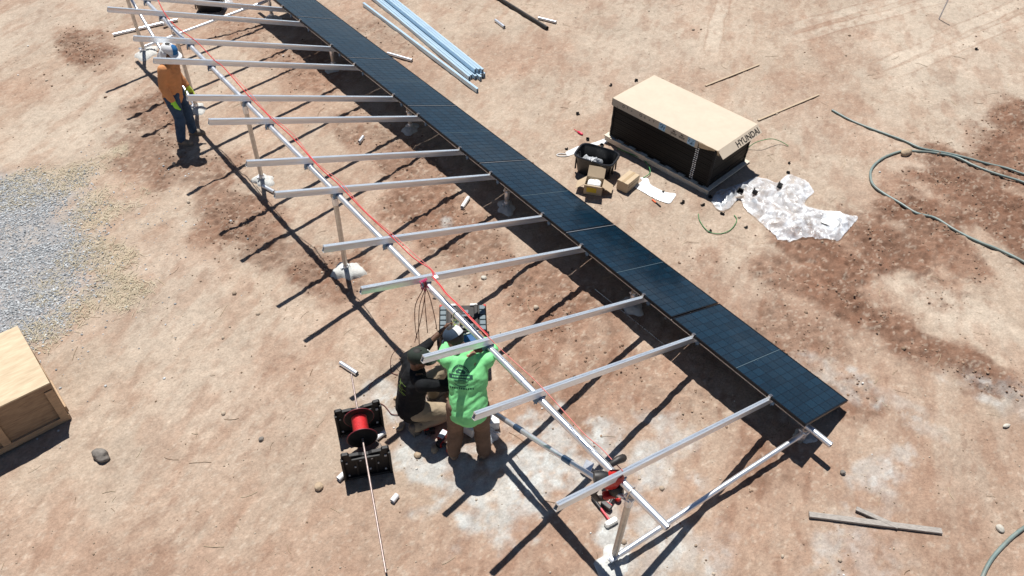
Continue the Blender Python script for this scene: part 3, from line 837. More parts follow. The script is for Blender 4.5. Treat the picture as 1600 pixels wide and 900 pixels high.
# wires hanging from the fourth rail to the workers
knot = on_rails(662, 438, .01)
tgt = [at(652, 530, .70), at(655, 538, .72), at(668, 520, .78), at(683, 517, .80), at(648, 535, .62)]
hang = thing('hanging_wires', 'bundle of dark red wires hanging from a bare rail to the workers hands', 'wires', knot)
for i, q in enumerate(tgt):
    a = knot+Vector((rnd.uniform(-.02, .02), rnd.uniform(-.03, .03), 0))
    mid = (a+q)/2; sd = Vector((-.5+.25*i, .1, 0))*.14
    pts = [a, a+Vector((.0, -.03, -.05))+sd*.3, a.lerp(q, .35)+sd, a.lerp(q, .7)+sd*.7, q]
    MB().tube([p-knot for p in smooth_path(pts)], .0048, 5).build('wire', m_dk_wire, hang, 60)
mb = MB()
for i in range(5):
    an = i*1.3
    mb.tube(smooth_path([Vector((-.05+.02*i, -.02, .0)), Vector((-.05+.02*i, 0, .016)), Vector((-.05+.02*i+.02*math.sin(an), -.028, -.03)), Vector((-.05+.02*i+.01, -.03, -.10-.02*(i % 3)))]), .006, 5)
mb.build('wire_tie', mat('pink_tape', (.75, .08, .22), .5), hang, 60)
q = on_rails(681, 433, .008)-knot
MB().box(q, (.05, .06, .02), bev=.005).build('white_tag', m_wht_pvc, hang)

# ------------------------------------------------------------------ pallet of boxed panels with a lid
def font_mesh(text, size, depth=.0015):
    cu = bpy.data.curves.new('lettering', 'FONT'); cu.body = text; cu.size = size; cu.extrude = depth; cu.offset = size*.018
    o = bpy.data.objects.new('lettering', cu); COL.objects.link(o)
    me = bpy.data.meshes.new_from_object(o.evaluated_get(bpy.context.evaluated_depsgraph_get()))
    bpy.data.objects.remove(o)
    return me
bx = Vector((1.80, 3.70, 0)); rzb = R(6.8); LX, LY = 1.03, 1.93
gz = min(H(1.8, 3.7), H(1.56, 5.6), H(2.83, 3.8), H(2.2, 4.7))+.02
pal = thing('wooden_pallet', 'long pale wooden pallet on the dirt under the stack of boxed panels', 'pallet', (bx.x, bx.y, gz), rzb)
for x in (.05, LX/2, LX-.05):
    for y in (.05, .66, 1.27, LY-.05):
        MB().box((x, y, .055), (.09, .10, .075), bev=.003).build('block', m_pallet, pal)
for x in (.05, LX/2, LX-.05):
    MB().box((x, LY/2, .008), (.10, LY, .018), bev=.002).build('bottom_board', m_pallet, pal)
for x in (-.03, LX+.03):
    MB().box((x, LY/2, .060), (.045, LY+.10, .085), bev=.003).build('stringer', m_pallet, pal)
for k in range(9):
    MB().box((LX/2, -.005+k*(LY+.01)/8, .1045), (LX+.12, .115, .020), bev=.002).build('deck_board', m_pallet, pal)
stk = thing('solar_panel_stack', 'tall stack of black framed solar panels lying flat on the wooden pallet', 'panel stack', (bx.x, bx.y, gz+.117), rzb)
mb = MB(); mb.box((LX/2, LY/2, .0165), (LX-.02, LY-.02, .033), bev=.003)
me_l = mb.mesh('stacked_panel', mat('black_panel_edges', (.008, .007, .0065), .55, 0, .2, 30, spec=.2))
mb = MB()
for y in (.30, .335): mb.box((.0085, y, .018), (.003, .022, .017))
me_bc = mb.mesh('barcode_sticker', m_white)
mb = MB(); mb.box((0, 0, .0165), (.034, .034, .031), bev=.003)
me_cn = mb.mesh('corner_block', m_blk)
NL = 19
for k in range(NL):
    o = bpy.data.objects.new('stacked_panel', me_l); link(o, stk); o.location = (rnd.uniform(-.003, .003), rnd.uniform(-.003, .003), k*.0352)
    b = bpy.data.objects.new('barcode_sticker', me_bc); link(b, o)
    for x in (.015, LX-.015):
        for y in (.015, LY-.015):
            b = bpy.data.objects.new('corner_block', me_cn); link(b, o); b.location = (x, y, 0)
zt = gz+.117+NL*.0352
lid = thing('cardboard_lid', 'pale cardboard lid with black lettering covering the stack of panels', 'cardboard lid', (bx.x, bx.y, zt), rzb)
mb = MB(); gx_, gy_ = 12, 22
vs, fs = [], []
for j in range(gy_+1):
    for i in range(gx_+1):
        x, y = -.02+(LX+.04)*i/gx_, -.02+(LY+.04)*j/gy_
        ed = min(i, gx_-i, j, gy_-j)
        vs.append((x, y, .012+(.010*float(fbm(x*3+5, y*3, 1.3, 2, 60)) if ed > 0 else 0)))
fs = [(j*(gx_+1)+i, j*(gx_+1)+i+1, (j+1)*(gx_+1)+i+1, (j+1)*(gx_+1)+i) for j in range(gy_) for i in range(gx_)]
mb.add(vs, fs); mb.build('top_sheet', m_lid, lid, 40)
FH = .125
fl = MB(); fl.box((-.0215, LY/2+.16, .012-FH/2), (.005, LY-.30, FH)); fl.build('side_flap', m_lid, lid)
fl = MB(); fl.box((LX+.0215, LY/2, .012-FH/2), (.005, LY+.04, FH)); fl.build('side_flap', m_card, lid)
fl = MB(); fl.box((LX/2, LY+.0215, .012-FH/2), (LX+.04, .005, FH)); fl.build('end_flap', m_card, lid)
# torn corner piece hanging off the long side
Mt = Euler((R(0), R(-24), R(6))).to_matrix()
fl = MB(); fl.box(Mt @ Vector((0, 0, -FH/2))+Vector((-.022, .13, .012)), (.005, .34, FH), Mt); fl.build('torn_flap', m_card, lid)
# near end flap stands out from the stack and carries the name
ang = R(40)
endf = bpy.data.objects.new('end_flap', None)
bpy.data.objects.remove(endf)
fl = MB(); fl.box((LX/2, -.075, 0), (LX+.03, .150, .005)); ef = fl.build('end_flap', m_lid, lid)
ef.location = (0, -.02, .012); ef.rotation_euler = (ang, 0, 0)
me = font_mesh('HYUNDAI', .135); me.materials.append(m_ink)
tx = bpy.data.objects.new('lettering', me); link(tx, ef)
wdt = max(v.co.x for v in me.vertices); tx.location = (LX*.97-wdt*1.02, -.130, .0035); tx.scale = (1.02, 1.0, 1)
# printed marks + stickers on the long side
mk = MB()
def side(y, z, w_, h_): mk.box((-.0246, y, .012-z), (.0014, w_, h_))
for i, (yy, k) in enumerate(((1.72, 0), (1.64, 1), (1.56, 2), (1.38, 0), (1.30, 3), (1.21, 2), (1.13, 1))):
    if k == 0:
        for a in range(8):
            side(yy+.02*math.cos(a*.785), .052+.02*math.sin(a*.785), .010, .010)
    elif k == 1: side(yy, .045, .006, .035); side(yy, .032, .022, .008)
    elif k == 2: side(yy, .062, .03, .006); side(yy-.005, .05, .012, .008)
    else: side(yy, .05, .026, .006); side(yy, .04, .006, .03); side(yy, .066, .03, .006)
for yy in (.75, .60):
    side(yy, .045, .05, .010); side(yy-.01, .035, .012, .012); side(yy+.012, .033, .012, .016)
    side(yy, .07, .11, .010); side(yy, .088, .10, .008)
side(1.83, .11, .012, .012); side(.80, .113, .012, .010)
mk.build('printed_marks', m_ink, lid)
for yy, wd in ((.965, .12), (.43, .13)):
    s_ = MB().box((-.0249, yy, .012-.064), (.0022, wd, .112)).build('sticker', m_lblue, lid)
    p_ = MB()
    for a in range(18):
        p_.box((-.0266, yy+rnd.uniform(-.045, .045), .012-.064+rnd.uniform(-.04, .04)), (.001, rnd.uniform(.006, .024), rnd.uniform(.005, .014)))
    p_.build('sticker_print', mat('dark_blue_print', (.03, .10, .18), .6), s_)

# ------------------------------------------------------------------ black tub, cartons, white bag by the pallet
def tub(loc, rz, L, W_, h, label):
    t = thing('plastic_tub', label, 'tub', loc, rz)
    mb = MB(); n = 40
    def rr(l, w_, z, rad=.07):
        out = []
        for k in range(n):
            an = 2*math.pi*k/n; c, s = math.cos(an), math.sin(an)
            f = 1/max(abs(c)**5+abs(s)**5, 1e-6)**.2
            out.append((l/2*c*f, w_/2*s*f, z))
        return out
    prof = [(.82, 0), (.86, .03), (.97, h-.05), (1.0, h-.045), (1.08, h-.03), (1.09, h-.01), (1.06, h), (1.0, h), (.97, h-.012), (.955, h-.05), (.84, .04), (.80, .02)]
    vs = []
    for f, z in prof: vs += rr(L*f/1.08, W_*f/1.08, z)
    fs = []
    for i in range(len(prof)-1):
        for k in range(n):
            k2 = (k+1) % n
            fs.append((i*n+k, i*n+k2, i*n+n+k2, i*n+n+k))
    fs.append(tuple(range(n-1, -1, -1))); fs.append(tuple(range((len(prof)-1)*n, len(prof)*n)))
    mb.add(vs, fs); mb.build('tub_body', m_blk2, t, 35)
    rb = MB()
    for sx in (-1, 1):
        for k in (-.3, 0, .3):
            rb.box((sx*(L*.43), k*W_, h*.5), (.02, .03, h*.72), bev=.004)
    rb.build('rib', m_blk2, t)
    return t
def crumple(name, m, label, cat, loc, rz, L, W_, amp, seed, dome=.0, n=26, group=None, ragged=.12):
    rg = random.Random(seed); mb = MB(); vs = []
    xs = np.linspace(-.5, .5, n); X, Y = np.meshgrid(xs, xs)
    nz = np.abs(fbm(X*L*3+seed, Y*W_*3, 3.0, 4, seed)-.5)*2+.5*fbm(X*L+seed, Y*W_, 7, 3, seed+3)
    for j in range(n):
        for i in range(n):
            ed = min(i, n-1-i, j, n-1-j)/(n/2)
            an = math.atan2(Y[j, i], X[j, i])
            rr = 1+ragged*math.sin(an*3+seed)+ragged*.6*math.sin(an*7+seed*2)
            vs.append((X[j, i]*L*rr, Y[j, i]*W_*rr, nz[j, i]*amp*min(1, ed*3+.25)+dome*math.sqrt(min(1, ed*1.2))))
    fs = [(j*n+i, j*n+i+1, (j+1)*n+i+1, (j+1)*n+i) for j in range(n-1) for i in range(n-1)]
    mb.add(vs, fs)
    o = mb.build(name, m, None, 180); o.location = loc; o.rotation_euler = (0, 0, rz)
    if label: tag(o, label, cat, group)
    return o
c = (flat_at(911, 225, .3)+flat_at(971, 239, .3)+flat_at(953, 261, .3)+flat_at(897, 246, .3))/4
tz = H(c.x, c.y)
rz_t = math.atan2(4.8079-5.3381, .7935-.5385)
tub((c.x, c.y, tz), rz_t, .66, .45, .33, 'open black plastic tub holding clear plastic, left of the pallet')
crumple('clear_bag', m_film, 'crumpled clear plastic bag stuffed in the black tub by the pallet', 'plastic bag', (c.x-.10*math.cos(rz_t)-.02, c.y-.10*math.sin(rz_t)-.02, tz+.12), rz_t, .30, .26, .07, 5, .10)

def carton_open(loc, rz):
    t = thing('open_carton', 'small open cardboard carton with white packing in front of the tub', 'carton', loc, rz)
    L, W_, h, th = .27, .22, .17, .005
    mb = MB()
    mb.box((0, 0, th/2), (L, W_, th)); mb.box((L/2, 0, h/2), (th, W_, h)); mb.box((-L/2, 0, h/2), (th, W_, h))
    mb.box((0, W_/2, h/2), (L-.006, th, h-.001)); mb.box((0, -W_/2, h/2), (L-.006, th, h-.001))
    mb.build('carton_body', m_card, t)
    for (x, y, ax, an, sx, sy) in ((0, W_/2, 0, 48, L-.01, .17), (0, -W_/2, 0, -32, L-.01, .13), (-L/2, 0, 1, -40, .17, W_-.01), (L/2, 0, 1, 30, .17, W_-.01)):
        f = MB()
        if ax == 0: f.box((0, (sy/2)*(1 if y > 0 else -1), 0), (sx, sy, .004))
        else: f.box(((sx/2)*(1 if x > 0 else -1), 0, 0), (sx, sy, .004))
        o = f.build('flap', m_card_in, t); o.location = (x, y, h+.002)
        o.rotation_euler = (R(an), 0, 0) if ax == 0 else (0, R(an), 0)
    MB().box((-.02, -W_/2-.004, .09), (.15, .002, .085)).build('label', m_yel, t)
    return t
pc = at(927, 298)
rz_c = R(-52)
carton_open(pc, rz_c)
fo = MB()
fo.box((0, 0, .12), (.20, .15, .09), bev=.02); fo.rock((.03, .02, .16), .06, 2, .1, (1, .8, .4))
fo = fo.build('foam_packing', m_white, None, 40); fo.location = pc; fo.rotation_euler = (0, 0, rz_c)
tag(fo, 'white foam packing lying inside the small open carton', 'packing')
pb = at(980, 291)
cb = thing('closed_carton', 'closed brown cardboard carton lying between the open carton and the white bag', 'carton', pb, R(12))
MB().box((0, 0, .085), (.33, .19, .17), bev=.004).build('carton_body', m_card, cb)
MB().box((0, 0, .1712), (.332, .045, .002)).build('tape', mat('brown_tape', (.42, .31, .19), .3), cb)
MB().box((0, -.0955, .10), (.30, .0015, .006)).build('seam', m_ink, cb)

def poly_sheet(name, m, px, label, cat, base, amp, step=.022, seed=3, fold=0.0, thick=None):
    P = [flat_at(u, v) for u, v in px]
    P = smooth_path(P+[P[0]], 3)[:-1]
    xs, ys = [p.x for p in P], [p.y for p in P]
    gx_, gy_ = np.arange(min(xs)-step, max(xs)+step, step), np.arange(min(ys)-step, max(ys)+step, step)
    X, Y = np.meshgrid(gx_, gy_)
    ins = np.zeros(X.shape, bool); dist = np.full(X.shape, 9.); NX, NY = X.copy(), Y.copy()
    for i in range(len(P)):
        a, b = P[i], P[(i+1) % len(P)]
        cond = ((a.y > Y) != (b.y > Y)) & (X < (b.x-a.x)*(Y-a.y)/(b.y-a.y+1e-12)+a.x)
        ins ^= cond
        dx, dy = b.x-a.x, b.y-a.y
        t = np.clip(((X-a.x)*dx+(Y-a.y)*dy)/(dx*dx+dy*dy+1e-12), 0, 1)
        qx, qy = a.x+t*dx, a.y+t*dy
        d = np.hypot(X-qx, Y-qy); m_ = d < dist
        dist = np.where(m_, d, dist); NX = np.where(m_, qx, NX); NY = np.where(m_, qy, NY)
    X = np.where(ins, X, NX); Y = np.where(ins, Y, NY)            # outside corners snap onto the outline
    use = ins | (dist < step*1.3)
    ridg = 1-np.abs(fbm(X, Y, 2.9, 4, seed)-.5)*4.5
    rid2 = 1-np.abs(fbm(X*1.0, Y*.6, 9.5, 3, seed+9)-.5)*4
    e = np.clip(dist*ins/.16, 0, 1)
    Z = terrain(X.ravel(), Y.ravel()).reshape(X.shape)+base*(.35+.65*e)+amp*np.clip(.65*ridg+.35*rid2, 0, 1.2)*(.25+.75*e)
    nj, ni = X.shape
    idx = -np.ones(X.shape, int); idx[use] = np.arange(use.sum())
    c = Vector((np.mean(xs), np.mean(ys), 0)); c.z = H(c.x, c.y)
    vs = [(X[j, i]-c.x, Y[j, i]-c.y, Z[j, i]-c.z) for j in range(nj) for i in range(ni) if use[j, i]]
    fs = []
    for j in range(nj-1):
        for i in range(ni-1):
            q = (idx[j, i], idx[j, i+1], idx[j+1, i+1], idx[j+1, i])
            if min(q) >= 0 and (ins[j, i] or ins[j, i+1] or ins[j+1, i+1] or ins[j+1, i]): fs.append(q)
    o = MB().add(vs, fs).build(name, m, None, 180); o.location = c
    if label: tag(o, label, cat)
    return o
poly_sheet('paper_bag', m_bag, [(990, 292), (1003, 284), (1000, 278), (1012, 279), (1016, 289), (1030, 297), (1042, 302), (1056, 304), (1052, 312), (1045, 319), (1030, 314), (1012, 306)], 'white flattened bag lying right of the closed carton', 'bag', .02, .03, .018, 31)
poly_sheet('white_strap', m_bag, [(884, 238), (893, 233), (905, 228), (930, 222), (950, 215), (951, 221), (932, 227), (908, 234), (896, 241), (886, 243)], 'white plastic strip reaching from the tub to the pallet corner', 'plastic strip', .01, .012, .015, 32)
ring = [at(870+8*0, 240, .01)]
ring = [at(u, v, .01) for u, v in ((885, 241), (876, 240), (870, 242), (874, 244), (884, 244), (890, 243))]
o = MB().tube(smooth_path(ring), .008, 6).build('rope_loop', m_wht_pvc, None, 60); tag(o, 'short loop of white rope lying left of the black tub', 'rope')
SHEET = [(1111, 316), (1120, 300), (1138, 295), (1156, 288), (1180, 278), (1200, 281), (1214, 286), (1225, 278), (1236, 274), (1256, 282), (1264, 291), (1271.6, 301), (1262, 310), (1257, 322), (1278, 328), (1300, 334), (1320, 337), (1340, 340), (1330, 355), (1318, 368), (1308, 378), (1284, 375), (1260, 374), (1240, 378), (1222, 381), (1210, 370), (1200, 360), (1180, 342), (1170, 333), (1162, 324), (1156, 313), (1150, 315), (1140, 326), (1128, 332), (1118, 327)]
poly_sheet('plastic_sheet', m_film, SHEET, 'large crumpled clear plastic sheet lying right of the pallet', 'plastic sheet', .02, .11, .018, 3)
poly_sheet('white_paper', m_white, [(1286, 334), (1300, 334), (1314, 337), (1312, 348), (1305, 360), (1292, 357), (1281, 351), (1284, 342)], 'white sheet of paper lying on the right end of the plastic sheet', 'paper', .135, .010, .02, 40)

# green straps and small hand tools
def cord(name, px, h, r, m, label, cat, ext=(), group=None, n=5):
    pts = [at(u, v, h if not isinstance(h, (list, tuple)) else h[i]) for i, (u, v) in enumerate(px)]+[Vector(e) for e in ext]
    for _ in range(2 if r > .015 else 0):
        for i in range(1, len(pts)-1): pts[i].z = max(pts[i].z-.008, .25*pts[i-1].z+.5*pts[i].z+.25*pts[i+1].z)
    o = MB().tube(smooth_path(pts, n), r, 8).build(name, m, None, 80)
    tag(o, label, cat, group)
    return o
cord('green_strap', [(1168, 232), (1178, 224), (1192, 219), (1206, 217), (1220, 221), (1232, 228)], [.02, .10, .15, .12, .05, .015], .006, m_green, 'thin green strap curling on the dirt right of the boxed stack', 'strap')
cord('green_strap', [(965, 232), (985, 240), (1000, 247), (1009, 253), (1015, 263), (1015, 271), (1005, 278)], [.06, .05, .03, .03, .06, .04, .015], .008, m_green, 'green strap lying along the long side of the pallet', 'strap')
cord('green_strap', [(1091, 334), (1093, 344), (1100, 355), (1110, 363), (1126, 365), (1140, 360), (1149, 350), (1151, 342), (1147, 336)], .014, .006, m_green, 'green wire loop on the ground left of the plastic sheet', 'strap')
def pixel_dir(u1, v1, u2, v2):
    d = flat_at(u2, v2)-flat_at(u1, v1); return math.atan2(d.y, d.x), d.length
an, L = pixel_dir(897, 204, 911, 212); p = at(904, 208)
t = thing('screwdriver', 'small red handled screwdriver on bare dirt up left of the tub', 'screwdriver', (p.x, p.y, p.z+.02), an)
MB().tube([(-.02, 0, 0), (0, 0, 0), (.06, 0, 0), (.09, 0, 0)], [.012, .02, .022, .014], 10).build('handle', mat('bright_red_plastic', (.75, .03, .09), .35), t, 40)
MB().tube([(-.11, 0, 0), (-.02, 0, 0)], .008, 8).build('shaft', m_tool_red, t, 40)
an, L = pixel_dir(1017, 312, 1033, 325); p = at(1025, 318)
t = thing('marker_knife', 'small orange and black knife on the dirt beneath the white bag', 'knife', (p.x, p.y, p.z+.014), an)
MB().box((-.05, 0, 0), (.09, .024, .016), bev=.005).build('blade_case', mat('orange_plastic', (.75, .14, .05), .4), t)
MB().box((.05, 0, 0), (.11, .022, .018), bev=.005).build('grip', m_blk, t)

# plastic corner spacers dropped all around the stack
mb = MB()
mb.box((0, 0, .008), (.075, .055, .014), bev=.003); mb.box((-.03, 0, .03), (.014, .055, .045), bev=.003); mb.box((.0, .022, .03), (.06, .012, .04), bev=.003)
me_cl = mb.mesh('corner_spacer', m_blk)
CL = [((954, 134), 'beyond the boxed stack, left of its far corner'), ((994, 127), 'at the far top corner of the boxed stack'), ((903, 179), 'on open dirt above the red screwdriver'), ((884.5, 233), 'beside the white cord loop left of the tub'),
      ((918, 219), 'just above the left rim of the tub'), ((941, 228), 'behind the far rim of the tub'), ((1037, 301.6), 'on the upper edge of the white flattened bag'), ((1066, 317.6), 'below the near end of the pallet, leftmost there'),
      ((1097.6, 321), 'just below the near corner of the pallet shade'), ((1128, 334), 'at the lower left tip of the plastic sheet'), ((1165, 355.6), 'right of the green wire loop, left of the plastic sheet'), ((1109, 362), 'on the bottom of the green wire loop'),
      ((1233, 255.6), 'farthest right, on dirt above the plastic sheet'), ((1231.6, 271), 'at the top tip of the plastic sheet'), ((1526, 78), 'alone on pale dirt near the upper right corner'), ((1110, 309), 'in the shade between pallet and plastic sheet')]
for (u, v), wh in CL:
    o = bpy.data.objects.new('corner_spacer', me_cl); COL.objects.link(o)
    o.location = at(u, v, .0); o.rotation_euler = (rnd.uniform(-.3, .3), rnd.uniform(-.3, .3), rnd.random()*6.28)
    s_ = rnd.uniform(.6, .85); o.scale = (s_, s_, s_)
    tag(o, 'small black plastic corner piece '+wh, 'plastic corner', 'black plastic corner pieces dropped around the stack')
for (u, v), wh in (((1218, 290.5), 'right one of the three on top of the plastic sheet'), ((1179, 301), 'biggest, middle one on top of the plastic sheet'), ((1156, 300), 'left one of the three on top of the plastic sheet')):
    o = bpy.data.objects.new('corner_spacer', me_cl); COL.objects.link(o)
    o.location = at(u, v, .11); o.rotation_euler = (rnd.uniform(-.5, .5), rnd.uniform(-.5, .5), rnd.random()*6.28); o.scale = (1.3, 1.3, 1.3)
    tag(o, 'black plastic corner piece, '+wh, 'plastic corner', 'black plastic corner pieces dropped around the stack')

# ------------------------------------------------------------------ wooden crate at the left edge
T1, T2 = flat_at(77, 597, .68), flat_at(28, 510, .68)
dv = (T2-T1); dv.z = 0; D_ = dv.length; ydir = dv.normalized(); rz_k = math.atan2(ydir.y, ydir.x)-math.pi/2
WK, HK = 1.15, .68
gk = H(T1.x, T1.y)
cr_t = thing('wooden_crate', 'big plywood crate with light top at the left edge of the yard', 'crate', (T1.x, T1.y, gk), rz_k)
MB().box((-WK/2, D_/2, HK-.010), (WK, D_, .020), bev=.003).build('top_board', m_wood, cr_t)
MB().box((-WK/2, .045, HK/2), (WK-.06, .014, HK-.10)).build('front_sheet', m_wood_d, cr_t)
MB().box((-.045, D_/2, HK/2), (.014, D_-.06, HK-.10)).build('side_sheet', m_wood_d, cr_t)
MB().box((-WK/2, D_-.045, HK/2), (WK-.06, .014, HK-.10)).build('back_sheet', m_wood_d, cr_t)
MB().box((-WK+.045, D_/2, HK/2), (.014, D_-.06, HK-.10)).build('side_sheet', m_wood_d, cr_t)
for x in (-.055, -.66, -WK+.055): MB().box((x, .024, HK/2-.015), (.085, .030, HK-.21), bev=.003).build('batten', m_wood_b, cr_t)
MB().box((-WK/2, .025, .048), (WK-.004, .032, .085), bev=.003).build('batten', m_wood_b, cr_t)
MB().box((-WK/2, .025, HK-.062), (WK-.004, .032, .078), bev=.003).build('batten', m_wood_d, cr_t)
for y in (.09, D_*.52, D_-.09): MB().box((-.020, y, HK/2-.015), (.034, .085, HK-.21), bev=.003).build('batten', m_wood_b, cr_t)
MB().box((-.018, D_/2+.02, .05), (.036, D_-.05, .09), bev=.003).build('batten', m_wood_b, cr_t)
MB().box((-.018, D_/2+.02, HK-.062), (.036, D_-.05, .078), bev=.003).build('batten', m_wood_b, cr_t)
MB().box((.006, .30, .14), (.022, .50, .10), bev=.003).build('loose_batten', m_wood_b, cr_t)
for k in range(3): MB().box((-.2-.38*k, D_/2, .0), (.09, D_-.1, .02)).build('skid', m_wood_b, cr_t)

# ------------------------------------------------------------------ spare rails and pipes
E0, E1 = flat_at(600, 0), flat_at(752, 132)
ra, _ = pixel_dir(757, 120, 596, -10)
nd = Vector((math.cos(ra), math.sin(ra), 0)); sd = Vector((-nd.y, nd.x, 0))
e0 = flat_at(757, 121)
LAB = ['rightmost rail of the blue tinted stack of spare rails', 'second rail from the right in the stack of spare rails', 'third rail from the right in the stack of spare rails', 'fourth rail from the right in the stack of spare rails', 'fifth rail from the right in the stack of spare rails', 'second rail from the left in the stack of spare rails', 'rail lying askew at the left side of the stack of spare rails']
m_alu2 = mat('sky_tinted_aluminium', (.58, .75, .88), .38, .5, .06, 4, stretch=(1, 22, 22))  # bare aluminium with the blue of the reflected sky put into its base colour
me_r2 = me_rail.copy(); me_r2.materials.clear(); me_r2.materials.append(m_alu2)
ofs = [(0, 0, 0), (.055, .02, 0), (.11, -.05, .0), (.165, .03, 0), (.22, .10, 0), (.275, .08, 0)]
sgn = 1 if sd.dot(flat_at(742, 143)-e0) > 0 else -1
for k, (a, b, ex) in enumerate(ofs):
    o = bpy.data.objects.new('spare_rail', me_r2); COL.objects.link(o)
    p = e0+sd*sgn*a+nd*b
    zz = max(H(p.x+nd.x*s, p.y+nd.y*s) - (plane_z(p.x+nd.x*s, p.y+nd.y*s)-plane_z(p.x, p.y)) for s in (0, 1, 2, 3))
    sl = float(plane_z(p.x+nd.x*4, p.y+nd.y*4)-plane_z(p.x, p.y))/4
    o.location = (p.x, p.y, zz+RAIL_H-.01); o.rotation_euler = (0, -math.atan(sl), ra)
    tag(o, LAB[k], 'spare rail', 'spare rails stacked on the ground')
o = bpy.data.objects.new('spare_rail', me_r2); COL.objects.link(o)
ea, eb = flat_at(746, 145), flat_at(562, 5); d = eb-ea
o.location = (ea.x, ea.y, zz+RAIL_H-.005); o.rotation_euler = (0, -math.asin(d.z/d.length), math.atan2(d.y, d.x))
tag(o, LAB[6], 'spare rail', 'spare rails stacked on the ground')
for k in range(3):                                                      # second layer
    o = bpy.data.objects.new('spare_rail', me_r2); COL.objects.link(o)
    p = e0+sd*sgn*(.02+.055*k)+nd*(.03+.04*k)
    o.location = (p.x, p.y, zz+2*RAIL_H+.004); o.rotation_euler = (0, -math.atan(sl), ra)
    tag(o, ['rightmost', 'middle', 'leftmost'][k]+' rail of the upper layer on the stack of spare rails', 'spare rail', 'spare rails stacked on the ground')
def stub(u1, v1, u2, v2, r, m, label, name='pipe_stub', cat='pipe offcut', ext=0, h=0, group='short pipe offcuts lying on the dirt'):
    a, b = flat_at(u1, v1), flat_at(u2, v2); d = (b-a); L = d.length+ext
    d.normalize(); b = a+d*L
    za, zb = H(a.x, a.y)+r+h, H(b.x, b.y)+r+h
    zc = H((a.x+b.x)/2, (a.y+b.y)/2)+r+h; lift = max(0, zc-(za+zb)/2)
    A_, B_ = Vector((a.x, a.y, za+lift)), Vector((b.x, b.y, zb+lift))
    o = MB().pipe((0, 0, 0), (0, 0, (B_-A_).length), r, r*.16).build(name, m, None, 40)
    o.location = A_; o.rotation_euler = (B_-A_).to_track_quat('Z', 'Y').to_euler()
    tag(o, label, cat, group)
    return o
stub(774, 33, 788, 44, .030, m_galv, 'short steel pipe offcut right of the spare rails near the top edge')
stub(841, 30, 869, 37, .028, m_galv, 'white steel pipe offcut beside the end of the black pipe')
stub(606, 86, 644, 96, .030, m_galv, 'steel pipe offcut poking out behind the far solar panels')
stub(732, 311, 722, 327, .030, m_wht_pvc, 'white pipe offcut at the edge of the panel shade')
stub(568, 218, 562, 226, .030, m_galv, 'very short pipe offcut in dug soil left of the panel shade')
stub(412, 293, 429, 302, .030, m_galv, 'pipe offcut before a white footing under the end of a rail')
stub(532, 568, 558, 585, .030, m_galv, 'pipe offcut lying at the far end of the thin reel rod')
stub(529, 752, 549, 733, .032, m_wht_pvc, 'white pipe offcut left of the nearer black reel stand')
stub(572, 699, 602, 677, .028, m_wht_pvc, 'white pipe between the two black reel stands')
stub(613, 786, 621, 776, .030, m_wht_pvc, 'tiny white pipe offcut right below the nearer reel stand')
stub(855, 47, 780, 0, .036, mat('black_pipe', (.015, .013, .012), .4, 0, .2, 20, dust=.1), 'long thin black pipe lying on the dirt at the top edge', 'black_pipe', 'pipe', ext=2.4, group=None)
stub(178, 58, 278, 34, .032, m_galv, 'long white steel pipe on the ground behind the worker in orange', 'loose_pipe', 'pipe', group=None)
stub(256, 44, 268, 40, .045, m_wht_pvc, 'short fat white fitting beside the long loose pipe', 'pipe_fitting', 'fitting', h=.03, group=None)

# thin laths and boards
def board(name, u1, v1, u2, v2, wd, th, m, label, cat, h=0, tilt=0):
    a, b = at(u1, v1), at(u2, v2); d = b-a
    o = MB().box((d.length/2, 0, 0), (d.length, wd, th), bev=.003).build(name, m)
    o.location = a+Vector((0, 0, th/2+h+.008)); o.rotation_euler = (R(tilt), -math.asin(d.z/d.length), math.atan2(d.y, d.x))
    tag(o, label, cat)
    return o
board('lath', 1102, 135, 1186, 102, .035, .014, m_lath, 'thin tan wooden lath on the dirt beyond the boxed stack', 'lath')
board('lath', 1184, 189, 1279, 149, .038, .014, m_lath, 'thin tan wooden lath pointing away from the right end of the boxed stack', 'lath')
board('plank', 1263, 806, 1470, 832, .062, .03, m_grey_wood, 'long grey weathered plank on the dirt at lower right', 'plank')
board('plank', 1336, 797, 1401, 826, .05, .022, m_grey_wood, 'short grey board lying across the long weathered plank', 'plank', h=.012)
ps = at(1467, 30)
t = MB(); t.tube([(0, 0, -.02), (0, 0, .7)], .014, 8); t = t.build('survey_stake', m_wht_pvc); t.location = ps
t.rotation_euler = (0, R(2), R(-40)); tag(t, 'thin white marker stake standing at the top edge, right side', 'stake')
# hoses
cord('garden_hose', [(1300, 172), (1327, 187), (1353, 198), (1383, 209), (1413, 220), (1440, 231), (1473, 238), (1507, 245), (1540, 255), (1573, 264), (1604, 273), (1660, 292), (1720, 300)], .018, .019, m_hose, 'grey green hose whose cut end points at the boxed stack', 'hose')
cord('garden_hose', [(1720, 330), (1640, 305), (1600, 287), (1557, 270), (1523, 258), (1493, 246), (1460, 239), (1427, 235.5), (1407, 237), (1383, 245), (1367, 257), (1360, 270), (1363, 287), (1377, 300), (1407, 318), (1433, 332), (1460, 342), (1493, 360), (1527, 377), (1560, 390), (1604, 412), (1680, 455)], [.03]*2+[.02]*20, .020, m_hose, 'grey green hose making a wide loop on the dark soil at right', 'hose')
cord('garden_hose', [(1660, 790), (1620, 812), (1590, 832), (1570, 850), (1550, 873), (1536, 900), (1525, 940)], .02, .020, m_hose, 'grey green hose crossing the lower right corner of the yard', 'hose')
